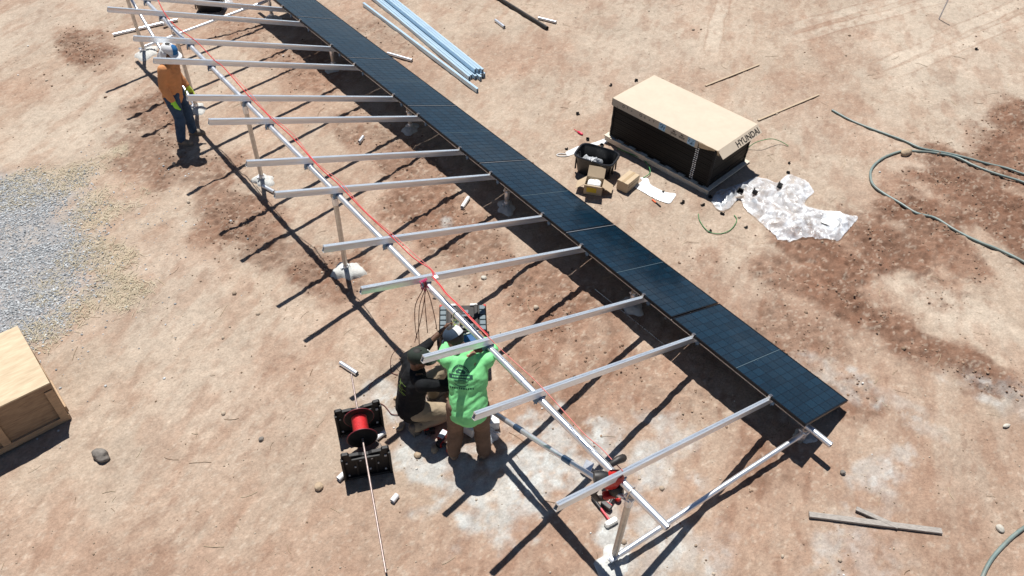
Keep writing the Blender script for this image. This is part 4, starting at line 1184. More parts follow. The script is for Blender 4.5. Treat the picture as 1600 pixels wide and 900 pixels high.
# black tub far away at the top edge
p = at(330, 14)
tub((p.x, p.y, p.z), R(-35), .62, .45, .36, 'black plastic tub behind the far rails at the top edge')
crumple('clear_bag', m_film, 'clear plastic heap lying right of the far black tub', 'plastic bag', at(352, 8, .01), .5, .35, .25, .07, 8, .05)

# stones one can tell apart
def stone(u, v, r, m, label, seed, s3=(1, .8, .65)):
    rg = random.Random(seed)
    o = MB().rock((0, 0, 0), r, 3, .05, s3, rg).build('stone', m, None, 40)
    me = o.data
    co = np.array([q.co[:] for q in me.vertices])
    d = 1+.5*(fbm(co[:, 0]/r*1.1+seed*7, co[:, 1]/r*1.1+co[:, 2]/r*2.1, 1.2, 3, seed)-.5)
    for q, k in zip(me.vertices, d): q.co *= float(k)
    o.location = at(u, v, r*s3[2]*.55); o.rotation_euler = (rg.uniform(-.3, .3), rg.uniform(-.3, .3), rg.random()*6.28)
    tag(o, label, 'stone', 'loose stones on the dirt')
stone(157, 711, .10, m_rock, 'biggest grey stone on bare dirt right of the wooden crate', 3, (1.15, .7, .7))
stone(498, 760, .055, m_rock_t, 'tan stone on the dirt left of the reel stands', 4)
stone(408, 686, .035, m_rock, 'small dark stone midway between crate and reel stands', 5)
stone(1416, 238, .085, m_rock_t, 'tan stone lying on the loop of the hose', 6, (1.2, .7, .7))
stone(587, 642, .05, m_rock_t, 'brown stone right beside the farther reel stand', 7)
stone(626, 666, .065, m_rock_t, 'flat tan stone at the knee of the crouching worker', 8, (1.2, .7, .5))
stone(679, 702, .05, m_rock_t, 'round tan stone in front of the cordless drills', 9)
stone(652, 711, .045, m_rock_t, 'small tan stone on spilled concrete below the crouching worker', 10)
stone(618, 622, .03, m_rock_t, 'small reddish stone behind the back of the crouching worker', 11)
stone(1563, 826, .045, mat('pale_stone', (.55, .52, .45), .9, 0, .15, 10, .4, 30), 'pale stone near the hose at lower right', 12)
stone(1317, 738, .035, m_rock, 'small dark stone below the end of the low pipe', 13)
stone(1573, 665, .04, MATS['pale_stone'], 'pale flat stone on red dirt near the right edge', 14, (1.4, .6, .5))
stone(756, 434, .04, MATS['pale_stone'], 'pale pebble beside the panel shade beyond the open toolbox', 15)
stone(680, 465, .03, m_rock, 'dark pebble left of the open toolbox lid', 16)
stone(1040, 497, .02, MATS['pale_stone'], 'tiny pale chip in the panel shade near the nearest panel joint', 17)

# ------------------------------------------------------------------ cable reel on two stands
rA, rB = flat_at(549, 585, .41), flat_at(603, 895, .41)
ax = (rB-rA).normalized()
sd_ = Vector((-ax.y, ax.x, 0)).normalized()
rod = MB(); rod.tube([(0, 0, 0), (0, 0, (rB-rA).length)], .011, 10)
rod = rod.build('reel_rod', m_rod, None, 60); rod.location = rA; rod.rotation_euler = (rB-rA).to_track_quat('Z', 'Y').to_euler()
tag(rod, 'long thin steel rod through the red cable reel, resting on two black stands', 'rod')
def reel_stand(p, label, sw=0.0):
    rz = math.atan2(sd_.y, sd_.x)+sw
    g = H(p.x, p.y); top = p.z-.012-g
    t = thing('reel_stand', label, 'reel stand', (p.x, p.y, g), rz, 'black plastic stands holding the reel rod')
    k = top
    poly = [(-.262, 0), (-.16, .0), (-.15, .025), (.15, .025), (.16, 0), (.262, 0), (.258, k*.6), (.25, k+.035), (.235, k+.05), (.18, k+.05), (.165, k+.02), (.07, k+.015), (.03, k), (-.03, k), (-.07, k+.015), (-.165, k+.02), (-.18, k+.05), (-.235, k+.05), (-.25, k+.035), (-.258, k*.6)]
    M = Matrix(((1, 0, 0), (0, 0, 1), (0, 1, 0)))
    mb = MB(); mb.prism(poly, -.018, .018, M); mb.build('plate', m_blk, t)
    mb = MB()
    for x in (-.245, .245): mb.box((x, -.03, k*.5+.01), (.03, .05, k*.95), bev=.006)
    mb.box((0, -.028, k-.03), (.30, .045, .028), bev=.006); mb.box((0, -.028, .045), (.44, .045, .028), bev=.006)
    for x in (-.1, .1): mb.box((x, -.024, k*.55), (.022, .035, k*.75), bev=.004)
    mb.box((0, .10, .018), (.46, .20, .02), bev=.006)
    mb.build('rib_frame', m_blk, t)
    for x, z in ((-.205, k-.09), (.205, k-.07), (-.12, k*.55), (.12, k*.55), (.19, k*.22), (-.2, k*.2), (.03, k*.35), (.06, k-.075), (-.06, k-.075)):
        o = MB().box((0, 0, 0), (.036, .012, .04), bev=.004).build('wheel_clip', mat('grey_clip', (.42, .45, .48), .4), t); o.location = (x, -.024, z); s_ = rnd.uniform(.5, .95); o.scale = (s_, 1, s_)
    return t
def along(u, v):
    q = flat_at(u, v, .41); return rA+ax*((q-rA).dot(ax))
pS1, pS2 = along(558, 637), along(571, 707)
reel_stand(pS1, 'farther black plastic stand behind the red cable reel', .06)
reel_stand(pS2, 'nearer black plastic stand in front of the red cable reel', -.04)
sp_c = along(565, 668)
reel = thing('cable_reel', 'red cable reel with black flanges hung on the thin rod', 'cable reel', sp_c)
reel.rotation_euler = ax.to_track_quat('Z', 'Y').to_euler()
hw = .135
for s in (-1, 1):
    mb = MB(); mb.lathe([(.02, -.008), (.152, -.008), (.16, 0), (.152, .008), (.02, .008)], n=36); o = mb.build('flange', m_blk, reel, 40); o.location = (0, 0, s*hw)
    e = MB(); pts = [Vector((.16*math.cos(a*math.pi/24), .16*math.sin(a*math.pi/24), 0)) for a in range(49)]
    e.tube(pts, .005, 6, caps=False); e = e.build('flange_rim', mat('dark_red_rim', (.16, .02, .03), .5), o, 60)
mb = MB(); prof = []
for k in range(15):
    z = -hw+.01+k*(2*hw-.02)/14
    prof += [(.078, z-.006), (.084, z), (.078, z+.006)]
mb.lathe(prof, n=28); mb.build('winding', m_spool, reel, 60)
dk = along(580, 705); dk = at(578, 706, .03)
mb = MB(); mb.lathe([(.02, 0), (.14, 0), (.145, .012), (.14, .02), (.02, .02)], n=32)
for a in range(6): mb.box((.085*math.cos(a*1.047), .085*math.sin(a*1.047), .022), (.03, .03, .008))
o = mb.build('reel_disc', mat('brown_disc', (.10, .07, .055), .6, dust=.2), None, 40); o.location = dk; o.rotation_euler = (.08, -.06, 0); tag(o, 'dark round disc lying on the dirt between the reel stands', 'disc')
# loose red wires near the reel
cord('red_wire', [(584, 628), (598, 632), (606, 640), (612, 647), (622, 648), (634, 645)], .012, .005, m_dk_wire, 'dark red wire from the reel to the knee of the crouching worker', 'wire')
cord('red_wire', [(576, 608), (580, 600), (588, 592), (598, 587), (606, 585)], [.012, .03, .05, .03, .012], .005, m_dk_wire, 'dark red wire arching over a rail shadow beside the farther reel stand', 'wire')
cord('red_wire', [(620, 545), (612, 556), (610, 570), (612, 582), (622, 586)], [.30, .12, .03, .012, .012], .004, m_dk_wire, 'dark red wire looping out behind the back of the crouching worker', 'wire')

# ------------------------------------------------------------------ tools near the front
def cordless(name, label, loc, eul, kind, group='cordless power tools'):
    t = thing(name, label, 'power tool', loc, 0, group); t.rotation_euler = eul
    if kind == 'drill':
        MB().tube([(-.10, 0, .16), (-.09, 0, .16), (.0, 0, .16), (.05, 0, .16), (.07, 0, .16)], [.022, .033, .036, .033, .028], 12).build('motor_body', m_tool_red, t, 40)
        MB().tube([(.07, 0, .16), (.10, 0, .16), (.13, 0, .16), (.14, 0, .16)], [.024, .022, .016, .010], 10).build('chuck', m_tool_blk, t, 40)
        MB().tube([(-.03, 0, .14), (-.04, 0, .08), (-.05, 0, .03)], [.022, .020, .022], 10).build('grip', m_tool_blk, t, 60)
        MB().box((-.03, 0, .012), (.12, .075, .055), bev=.008).build('battery', m_tool_blk, t)
        MB().box((-.03, 0, .042), (.10, .066, .012), bev=.004).build('battery_plate', m_tool_red, t)
        MB().box((-.02, -.035, .165), (.09, .008, .03), bev=.003).build('side_label', m_white, t)
    return t
p = at(690, 690)
cordless('cordless_drill', 'red cordless drill with pale battery in front of the green worker boots', (p.x, p.y, p.z+.035), (R(85), 0, R(20)), 'drill')
p = at(668, 678)
cordless('cordless_drill', 'dark cordless drill in shade below the crouching worker, left one', (p.x, p.y, p.z+.035), (R(92), 0, R(150)), 'drill')
p = at(685, 662)
cordless('cordless_drill', 'purple red cordless drill in shade between the two workers', (p.x, p.y, p.z+.035), (R(88), 0, R(260)), 'drill')
o = MB().box((0, 0, .035), (.13, .08, .07), bev=.008).build('battery_pack', m_tool_red); o.location = at(692, 684, .005); o.rotation_euler = (0, 0, .4); tag(o, 'red and white battery pack beside the drill on the dirt', 'battery')
MB().box((0, 0, .073), (.11, .07, .008), bev=.003).build('terminal_cap', mat('pale_grey_plastic', (.55, .62, .66), .4), o)
# band saw hung on the pipe beside the nearest rail
pp = PL(S_HI, .60, OFF_P)
saw = thing('cordless_saw', 'red and black cordless saw hanging from the tall pipe beside the nearest rail', 'power tool', pp)
saw.rotation_euler = (0, 0, YAW*-1+R(12)); saw.scale = (1.3, 1.3, 1.3)
def sawp(mbf, name, m, sm=40): return mbf.build(name, m, saw, sm)
sawp(MB().tube([(-.02, -.03, .12), (.03, -.02, .15), (.07, 0, .13), (.075, .03, .07), (.05, .05, .02)], [.022, .026, .028, .028, .026], 10), 'top_handle', m_tool_blk, 60)
sawp(MB().box((-.005, -.075, .0), (.11, .09, .17), Euler((R(8), R(14), 0)).to_matrix(), bev=.022), 'saw_body', m_tool_red)
sawp(MB().tube([(-.14, -.07, .05), (-.10, -.075, .05), (-.05, -.08, .045)], [.045, .05, .04], 12), 'motor', m_tool_blk)
sawp(MB().box((.03, -.085, -.12), (.10, .085, .12), Euler((0, R(-10), 0)).to_matrix(), bev=.018), 'blade_guard', m_tool_blk)
sawp(MB().tube([(-.10, -.09, -.02), (-.14, -.10, -.10), (-.10, -.10, -.18), (-.02, -.10, -.19)], [.02, .024, .022, .02], 10), 'rear_grip', m_tool_blk, 60)
sawp(MB().box((-.02, -.10, -.15), (.09, .06, .035), bev=.01), 'red_shell', m_tool_red)
p = at(942, 792)
cordless('cordless_driver', 'red and black cordless driver on the ground just above the hammer', (p.x, p.y, p.z+.04), (R(86), R(0), R(100)), 'drill')
an, L = pixel_dir(927, 776, 954, 812); p = at(941, 800)
t = thing('hammer', 'hammer with black grip, red neck and pale head near the front post', 'hammer', (p.x, p.y, p.z+.025), an)
MB().tube([(-.19, 0, 0), (-.17, 0, 0), (-.05, 0, 0), (-.02, 0, 0)], [.014, .021, .018, .015], 10, flat=.75).build('grip', m_tool_blk, t, 50)
MB().tube([(-.03, 0, 0), (.12, 0, 0)], .013, 10).build('handle', mat('pink_red_handle', (.62, .05, .07), .4), t, 50)
MB().box((.15, 0, .0), (.065, .15, .06), bev=.014).build('head', mat('pale_steel_head', (.75, .74, .70), .45, .3, dust=.2), t)
o = MB().box((0, 0, .05), (.13, .10, .10), bev=.006).build('metal_bracket', m_galv); o.location = at(915, 735, 0); o.rotation_euler = (.2, .1, .5); tag(o, 'small pale metal bracket on the ground under the brace end', 'bracket')
# bags and white boxes behind the green worker
o = MB().box((0, 0, .07), (.24, .17, .14), bev=.006).build('white_box', m_white); o.location = at(738, 668, 0); o.rotation_euler = (.05, .03, .3); tag(o, 'white carton on the ground seen between the legs of the green worker', 'carton')
o = MB().box((0, 0, .07), (.22, .16, .14), bev=.006).build('white_box', m_white); o.location = at(763, 664, 0); o.rotation_euler = (.02, .06, -.5); tag(o, 'white carton on the ground right of the legs of the green worker', 'carton')
crumple('plastic_bag', m_film, 'small clear bag in front of the right white carton', 'plastic bag', at(766, 682, .01), .3, .20, .16, .05, 12, .06)
crumple('plastic_bag', m_film, 'small clear bag of fittings on red soil by the brace foot', 'plastic bag', at(768, 654, .01), .9, .18, .14, .05, 14, .07)

# ------------------------------------------------------------------ rolling toolbox
pt = Vector((-2.93, 3.43, 0)); pt.z = H(pt.x, pt.y)
tb = thing('rolling_toolbox', 'tall black rolling toolbox with grey ribbed top behind the green worker', 'toolbox', pt, R(-35))
m_tb = mat('black_toolbox', (.013, .012, .012), .5, 0, .2, 12, .1, 50, spec=.3, dust=.05)
m_brn = mat('dark_toolbox_side', (.06, .022, .014), .5, 0, .2, 12)
BW, BD, BH = .56, .44, .64
MB().box((0, 0, .06+.14), (BW, BD, .27), bev=.02).build('drawer_case', m_brn, tb)
MB().box((0, 0, .345+.11), (BW-.02, BD-.02, .22), bev=.02).build('middle_case', m_tb, tb)
MB().box((0, 0, .60), (BW, BD, .07), bev=.018).build('top_case', m_tb, tb)
for s in (-1, 1):
    for k in range(5):
        MB().box((s*.232, -.165+.082*k, .640), (.072, .070, .022), bev=.007).build('ribbed_pad', m_tool_gry, tb)
    MB().box((s*.155, 0, .645), (.05, BD-.03, .035), bev=.010).build('strap_rail', m_tb, tb)
    MB().box((s*.262, .195, .638), (.03, .035, .03), bev=.006).build('red_corner', m_tool_red, tb)
    MB().box((s*.15, -.212, .60), (.07, .022, .07), bev=.006).build('front_latch', m_white if s > 0 else m_tool_red, tb)
    MB().box((s*.13, .205, .647), (.09, .03, .02), bev=.005).build('rear_latch', m_white, tb)
    o = MB(); o.lathe([(.03, -.025), (.085, -.025), (.09, -.015), (.09, .015), (.085, .025), (.03, .025)], Matrix(((0, 0, 1), (0, 1, 0), (-1, 0, 0))), 20); o = o.build('wheel', m_blk, tb, 40); o.location = (s*(BW/2+.02), BD/2-.06, .09)
for k in range(4):
    MB().box((.035, -.13+.075*k, .639), (.17-.034*k, .062, .018), bev=.006).build('centre_pad', m_tool_gry, tb)
MB().tube([(-.10, -.02, .635), (-.10, -.02, .675), (.10, -.02, .675), (.10, -.02, .635)], .012, 8).build('carry_handle', m_tb, tb, 60)
for k, (x, y, m_) in enumerate(((-.09, -.15, m_white), (-.04, -.10, m_tool_red), (-.10, -.07, mat('pink_tape', (.75, .08, .22), .5)), (.02, -.17, m_white))):
    o = MB().box((0, 0, .0), (.075, .03, .025), bev=.006).build('small_part', m_); o.location = tb.location+Matrix.Rotation(R(-35), 3, 'Z') @ Vector((x, y, .665)); o.rotation_euler = (0, 0, k*.8)
    tag(o, ['white connector lying at the front left of the ribbed toolbox top', 'red connector lying on the ribbed toolbox top', 'pink roll of tape lying on the left of the ribbed toolbox top', 'white connector in front centre of the ribbed toolbox top'][k], 'connector', 'small parts lying on the toolbox')
ra_, rb_ = at(930, 452, .01), at(1040, 540, .01)
o = MB().tube([ra_, rb_], .006, 6).build('thin_rod', m_steel); tag(o, 'thin straight rod lying in the panel shade along the row', 'rod')
# ------------------------------------------------------------------ people
from mathutils.bvhtree import BVHTree
def cap_prim(mb, a, ra, b, rb, n=14):
    a, b = Vector(a), Vector(b); d = b-a; L = d.length
    if L < 1e-5: d, L = Vector((0, 0, 1e-3)), 1e-3
    t = d/L
    pts, rs = [], []
    for k in (-1, -.85, -.5, 0): pts.append(a+t*ra*k); rs.append(max(.0008, ra*math.sqrt(max(0, 1-k*k))))
    for k in (0, .5, .85, 1): pts.append(b+t*rb*k); rs.append(max(.0008, rb*math.sqrt(max(0, 1-k*k))))
    mb.tube(pts, rs, n)
def ell_prim(mb, c, r, M=None):
    bm = bmesh.new(); bmesh.ops.create_uvsphere(bm, u_segments=18, v_segments=12, radius=1)
    vs = []
    for q in bm.verts:
        p = Vector((q.co.x*r[0], q.co.y*r[1], q.co.z*r[2]))
        vs.append(Vector(c)+(M @ p if M is not None else p))
    mb.add(vs, [tuple(q.index for q in f.verts) for f in bm.faces]); bm.free()
def organic(name, mb, m, parent, voxel=.011, smooth=4, wrinkle=0.0, wf=14.0, seed=1, label=None):
    o = mb.build(name+'_raw', m)
    md = o.modifiers.new('r', 'REMESH'); md.mode = 'VOXEL'; md.voxel_size = voxel; md.adaptivity = 0
    if smooth:
        s = o.modifiers.new('s', 'SMOOTH'); s.factor = .5; s.iterations = smooth
    bpy.context.view_layer.update()
    dg = bpy.context.evaluated_depsgraph_get()
    me = bpy.data.meshes.new_from_object(o.evaluated_get(dg))
    old = o.data; bpy.data.objects.remove(o); bpy.data.meshes.remove(old)
    n = len(me.vertices)
    if wrinkle > 0:
        co = np.empty(n*3); me.vertices.foreach_get('co', co); co = co.reshape(-1, 3)
        no = np.array([v.normal[:] for v in me.vertices])
        a = fbm(co[:, 0]*1.0+co[:, 1]*.8+seed, co[:, 2]*1.5-co[:, 1]*.5, wf*.45, 3, seed)
        b = 1-np.abs(fbm(co[:, 0]*.6+co[:, 1]*.9+co[:, 2]*.35+seed, co[:, 2]*1.25+co[:, 1]*.4, wf, 3, seed+5)-.5)*4
        co += no*(((a-.5)*1.6+np.clip(b, -1, 1)*.5)*wrinkle)[:, None]
        me.vertices.foreach_set('co', co.ravel())
    me.polygons.foreach_set('use_smooth', [True]*len(me.polygons))
    me.materials.clear(); me.materials.append(m); me.update()
    o = bpy.data.objects.new(name, me); link(o, parent)
    if label: o['label'] = label
    return o
def hand(mb, wr, d, pn, side, curl=.5, sc=1.0, fr=.0088):
    """palm with four unequal bent fingers and a thumb; d along the hand, pn out of the palm, side = +1/-1 for thumb"""
    d = Vector(d).normalized(); pn = Vector(pn); pn = (pn-d*pn.dot(d)).normalized(); s = d.cross(pn)*side
    wr = Vector(wr)
    for k, off in enumerate((-.028, -.009, .010, .029)):
        kn = wr+d*.088*sc+s*off*sc
        cap_prim(mb, wr+d*.015+s*off*.6*sc, .017*sc, kn, .0125*sc, 8)
        L = (.062, .074, .070, .058)[k]*sc if side else .07
        c1 = curl*(.7+.15*k); d1 = (d*math.cos(c1)+pn*math.sin(c1)); d2 = (d*math.cos(c1*2.1)+pn*math.sin(c1*2.1))
        m1 = kn+d1*L*.55; m2 = m1+d2*L*.5
        cap_prim(mb, kn, fr*1.1*sc, m1, fr*sc, 8); cap_prim(mb, m1, fr*sc, m2, fr*.85*sc, 8)
    t0 = wr+d*.03*sc+s*.034*sc; t1 = t0+(d*.55+s*.65+pn*.35).normalized()*.045*sc; t2 = t1+(d*.8+s*.15+pn*.5).normalized()*.032*sc
    cap_prim(mb, wr+d*.015, .016*sc, t0, .015*sc, 8); cap_prim(mb, t0, .0135*sc, t1, .0115*sc, 8); cap_prim(mb, t1, .0115*sc, t2, .009*sc, 8)
def bez(mb, pts, rs, n=14):
    for i in range(len(pts)-1): cap_prim(mb, pts[i], rs[i], pts[i+1], rs[i+1], n)
def person(label, loc, rz, J, skin, cloth):
    P = thing('person', label, 'person', loc, rz, 'workers building the solar rack')
    V = {k: Vector(v) for k, v in J.items() if not isinstance(v, float)}
    hd, nk = V['head'], V['neck']
    hup = (hd-nk).normalized()
    f = V.get('face', Vector((1, 0, -.3))); f = (f-hup*f.dot(hup)*.6).normalized()
    left = hup.cross(f).normalized(); hup2 = f.cross(left)
    HM = Matrix((f, left, hup2)).transposed()
    hs = 1.12
    def hp(x, y, z): return hd+HM @ Vector((x*hs, y*hs, z*hs))
    # body: one continuous surface
    b = MB()
    ell_prim(b, hp(0, 0, .02), (.105, .083, .110), HM); ell_prim(b, hp(.022, 0, -.05), (.077, .064, .082), HM)
    cap_prim(b, hp(.085, 0, -.005), .012, hp(.103, 0, -.030), .016, 8); cap_prim(b, hp(.078, -.02, -.072), .010, hp(.078, .02, -.072), .010, 8)
    cap_prim(b, hp(.07, 0, -.105), .022, hp(.055, 0, -.10), .03, 8)
    for s in (-1, 1):
        ell_prim(b, hp(-.005, s*.078, -.012), (.022, .010, .034), HM); cap_prim(b, hp(.082, s*.03, .022), .013, hp(.075, s*.045, .018), .012, 8)
    cap_prim(b, nk-hup*.06, .062, hp(-.015, 0, -.05), .056)
    bez(b, [V['pelvis'], V['chest'], nk-hup*.08], [.125, .13, .09])
    for s, S in ((1, 'l'), (-1, 'r')):
        sh, el, wr = V['sh_'+S], V['el_'+S], V['wr_'+S]
        cap_prim(b, V['chest'].lerp(nk, .5), .10, sh, .058)
        bez(b, [sh, el, wr], [.052, .042, .030])
        bez(b, [V['hip_'+S], V['kn_'+S], V['an_'+S]], [.088, .058, .042])
        cap_prim(b, V['an_'+S], .04, V['toe_'+S], .03)
        hand(b, wr, V['hd_'+S], V['pn_'+S], s, J.get('curl_'+S, .5) if isinstance(J.get('curl_'+S, .5), float) else .5)
    organic('body', b, skin, P, .0085, 3)
    # eyes
    for s in (-1, 1):
        e = MB(); ell_prim(e, hp(.080, s*.031, .004), (.010, .013, .008), HM); e.build('eye', mat('eye_white', (.7, .68, .65), .3), P, 180)
        e = MB(); ell_prim(e, hp(.088, s*.031, .003), (.004, .006, .006), HM); e.build('pupil', mat('dark_eye', (.02, .012, .01), .2), P, 180)
    # hair
    h = MB(); ell_prim(h, hp(-.018, 0, .03), (.105, .090, .108), HM); h.build('hair', mat('dark_hair', (.012, .010, .009), .7), P, 180)
    # shirt
    t = MB(); C, A = V['chest'], V['pelvis']
    sl, sr_ = V['sh_l'], V['sh_r']
    side = (sl-sr_).normalized(); spine = (nk-A).normalized()
    for k in (-1, 1):
        bez(t, [A+side*k*.075-spine*cloth.get('hem', .06), A.lerp(C, .5)+side*k*.075, C+side*k*.085, (sl if k > 0 else sr_).lerp(nk, .35)-spine*.05], [.122, .118, .125, .085], 16)
    bez(t, [A-spine*cloth.get('hem', .06), A.lerp(C, .5), C, C.lerp(nk, .55)], [.150, .145, .150, .115], 16)
    cap_prim(t, sl-spine*.02, .075, sr_-spine*.02, .075, 16)
    cap_prim(t, nk-hup*.10, .085, nk-hup*.035, .070)
    for S in 'lr':
        sh, el, wr = V['sh_'+S], V['el_'+S], V['wr_'+S]
        cuff = el.lerp(wr, cloth.get('cuff_'+S, .93))
        bez(t, [sh, sh.lerp(el, .5), el, el.lerp(cuff, .5), cuff], [.078, .072, .062, .058, .047])
    shirt = organic('shirt', t, cloth['shirt'], P, .0105, 4, cloth.get('wr', .007), 9, cloth['seed'])
    # trousers
    t = MB()
    cap_prim(t, V['hip_l'].lerp(A, .35), .125, V['hip_r'].lerp(A, .35), .125, 16)
    for S in 'lr':
        hp_, kn, an = V['hip_'+S], V['kn_'+S], V['an_'+S]
        bez(t, [hp_, hp_.lerp(kn, .5), kn, kn.lerp(an, .5), an.lerp(kn, .03)], [k_*cloth.get('leg', 1.0) for k_ in (.118, .100, .082, .076, .070)], 16)
    organic('trousers', t, cloth['pants'], P, .0105, 3, .012, 10, cloth['seed']+3)
    # boots
    for S in 'lr':
        an, to = V['an_'+S], V['toe_'+S]
        d = (to-an); up_ = Vector(J.get('up_'+S, (0, 0, 1))); fl = (d-up_*d.dot(up_)).normalized()
        sd2 = up_.cross(fl)
        FM = Matrix((fl, sd2, up_)).transposed()
        def fp(x, y, z): return an+FM @ Vector((x, y, z))
        t = MB()
        cap_prim(t, fp(0, 0, .06), .058, fp(-.005, 0, -.02), .056); ell_prim(t, fp(-.02, 0, -.035), (.065, .048, .05), FM)
        ell_prim(t, fp(.07, 0, -.038), (.115, .052, .050), FM); ell_prim(t, fp(.14, 0, -.048), (.06, .050, .040), FM)
        bt = organic('boot', t, cloth['boots'], P, .008, 3, .002, 20, 3)
        so = MB(); pts = [fp(.072+.135*math.cos(a*math.pi/12)*(1 if math.cos(a*math.pi/12) > 0 else .98), (.052-.008*(math.cos(a*math.pi/12) < -.2))*math.sin(a*math.pi/12), -.088) for a in range(24)]
        q = [p+up_*.022 for p in pts]; so.add(pts+q, [tuple(range(23, -1, -1)), tuple(range(24, 48))]+[(i, (i+1) % 24, 24+(i+1) % 24, 24+i) for i in range(24)])
        so.build('sole', cloth['sole'], bt)
    # gloves
    for s, S in ((1, 'l'), (-1, 'r')):
        gm = cloth.get('glove_'+S)
        if gm:
            g = MB(); hand(g, V['wr_'+S], V['hd_'+S], V['pn_'+S], s, J.get('curl_'+S, .5) if isinstance(J.get('curl_'+S, .5), float) else .5, 1.12, .0112)
            dd = V['hd_'+S].normalized(); cap_prim(g, V['wr_'+S]-dd*.035, .040, V['wr_'+S]+dd*.02, .036)
            organic('glove', g, gm, P, .006, 2)
    # cap with brim, optional neck flap
    c = MB(); n, rg = 24, 9; vs = []
    for k in range(rg+1):
        a = (k/rg)*math.pi*.50
        for i in range(n):
            an = 2*math.pi*i/n
            seam = 1+.012*abs(math.sin(an*3))
            vs.append(hp(-.004+.109*math.sin(a+.0001)*math.cos(an)*seam, .090*math.sin(a+.0001)*math.sin(an)*seam, .032+.092*math.cos(a)**.8))
    fs = [(k*n+i, k*n+(i+1) % n, (k+1)*n+(i+1) % n, (k+1)*n+i) for k in range(rg) for i in range(n)]
    fs.append(tuple(range(n)))
    c.add(vs, fs)
    bk = cloth.get('brim_dir', 1)
    capo = c.build('cap', cloth['cap'], P, 60)
    sol = capo.modifiers.new('t', 'SOLIDIFY'); sol.thickness = .004; sol.offset = 1
    br = MB(); vs = []; m_ = 15
    for k, ex in enumerate((0.0, .35, .7, 1.0)):
        for i in range(m_):
            an = (i/(m_-1)-.5)*math.pi*.78
            x = .100*math.cos(an)+ex*.085*math.cos(an*.8); y = .090*math.sin(an)*(1+.05*ex)
            vs.append(hp(-.004+bk*x, y, .034-.012*ex-.16*y*y/.08*.5*ex-.002))
    up2 = [v+HM @ Vector((0, 0, .005)) for v in vs]; K = len(vs)
    fs = []
    for k in range(3):
        for i in range(m_-1):
            q = (k*m_+i, k*m_+i+1, (k+1)*m_+i+1, (k+1)*m_+i); fs.append(q); fs.append(tuple(K+a for a in q[::-1]))
    for i in range(m_-1): fs.append((3*m_+i, 3*m_+i+1, K+3*m_+i+1, K+3*m_+i))
    br.add(vs+up2, fs); br.build('brim', cloth.get('brim', cloth['cap']), capo, 60)
    bt = MB(); ell_prim(bt, hp(-.004, 0, .126), (.010, .010, .006), HM); bt.build('cap_button', cloth.get('brim', cloth['cap']), capo, 180)
    if cloth.get('panel'):
        fr_ = MB(); vs = []
        for k in range(7):
            a = (cloth.get('panel_lo', .45)+(1-cloth.get('panel_lo', .45))*k/6)*math.pi*.5
            for i in range(9):
                an = (i/8-.5)*1.7+cloth.get('panel_at', 0)
                vs.append(hp(-.004+.1155*math.sin(a)*math.cos(an), .0965*math.sin(a)*math.sin(an), .034+.096*math.cos(a)**.8))
        fr_.add(vs, [(k*9+i, k*9+i+1, (k+1)*9+i+1, (k+1)*9+i) for k in range(6) for i in range(8)]); fr_.build('cap_panel', cloth['panel'], capo, 60)
    if cloth.get('flap'):
        fl = MB(); vs = []
        for k in range(7):
            z = .03-.035*k
            for i in range(17):
                an = math.pi+(i/16-.5)*math.pi*1.15
                r_ = .100+.006*k+.006*math.sin(i*1.7+k)
                vs.append(hp(-.010+r_*math.cos(an), r_*.90*math.sin(an), z))
        fl.add(vs, [(k*17+i, k*17+i+1, (k+1)*17+i+1, (k+1)*17+i) for k in range(6) for i in range(16)])
        o = fl.build('neck_flap', cloth['flap'], capo, 180); sol = o.modifiers.new('t', 'SOLIDIFY'); sol.thickness = .004
    return P, shirt, capo, hp, V
def decal(name, quads, base, cen, U, Vv, D, m, parent, off=.0025, far=.5):
    """flat print laid on the surface of base: 2-D quads pressed onto it along D"""
    tree = BVHTree.FromPolygons([v.co.copy() for v in base.data.vertices], [tuple(p.vertices) for p in base.data.polygons])
    U, Vv, D, cen = Vector(U).normalized(), Vector(Vv).normalized(), Vector(D).normalized(), Vector(cen)
    mb = MB()
    for q in quads:
        a = [Vector(p) for p in q]
        nu = max(1, int((a[1]-a[0]).length/.010)); nv = max(1, int((a[3]-a[0]).length/.010)); vs = []; ok = True
        for j in range(nv+1):
            for i in range(nu+1):
                p2 = a[0].lerp(a[1], i/nu).lerp(a[3].lerp(a[2], i/nu), j/nv)
                h_, nn, _, _ = tree.ray_cast(cen+U*p2.x+Vv*p2.y-D*far, D)
                if h_ is None: ok = False; break
                vs.append(h_-D*off+nn*.001)
            if not ok: break
        if ok: mb.add(vs, [(j*(nu+1)+i, j*(nu+1)+i+1, (j+1)*(nu+1)+i+1, (j+1)*(nu+1)+i) for j in range(nv) for i in range(nu)])
    return mb.build(name, m, parent, 60)
def arc(cx, cy, r0, r1, a0, a1, n=16):
    out = []
    for i in range(n):
        p, q = a0+(a1-a0)*i/n, a0+(a1-a0)*(i+1)/n
        out.append([(cx+r0*math.cos(p), cy+r0*math.sin(p)), (cx+r0*math.cos(q), cy+r0*math.sin(q)), (cx+r1*math.cos(q), cy+r1*math.sin(q)), (cx+r1*math.cos(p), cy+r1*math.sin(p))])
    return out
def bar(x, y, w_, h_, an=0.0):
    c, s = math.cos(an), math.sin(an)
    return [(x+c*a-s*b, y+s*a+c*b) for a, b in ((-w_/2, -h_/2), (w_/2, -h_/2), (w_/2, h_/2), (-w_/2, h_/2))]
def skin_mat(name, col):
    m = mat(name, col, .5, 0, .12, 25, .05, 90)
    m.node_tree.nodes['Principled BSDF'].inputs['Subsurface Weight'].default_value = .08
    m.node_tree.nodes['Principled BSDF'].inputs['Subsurface Radius'].default_value = (.01, .004, .002)
    return m
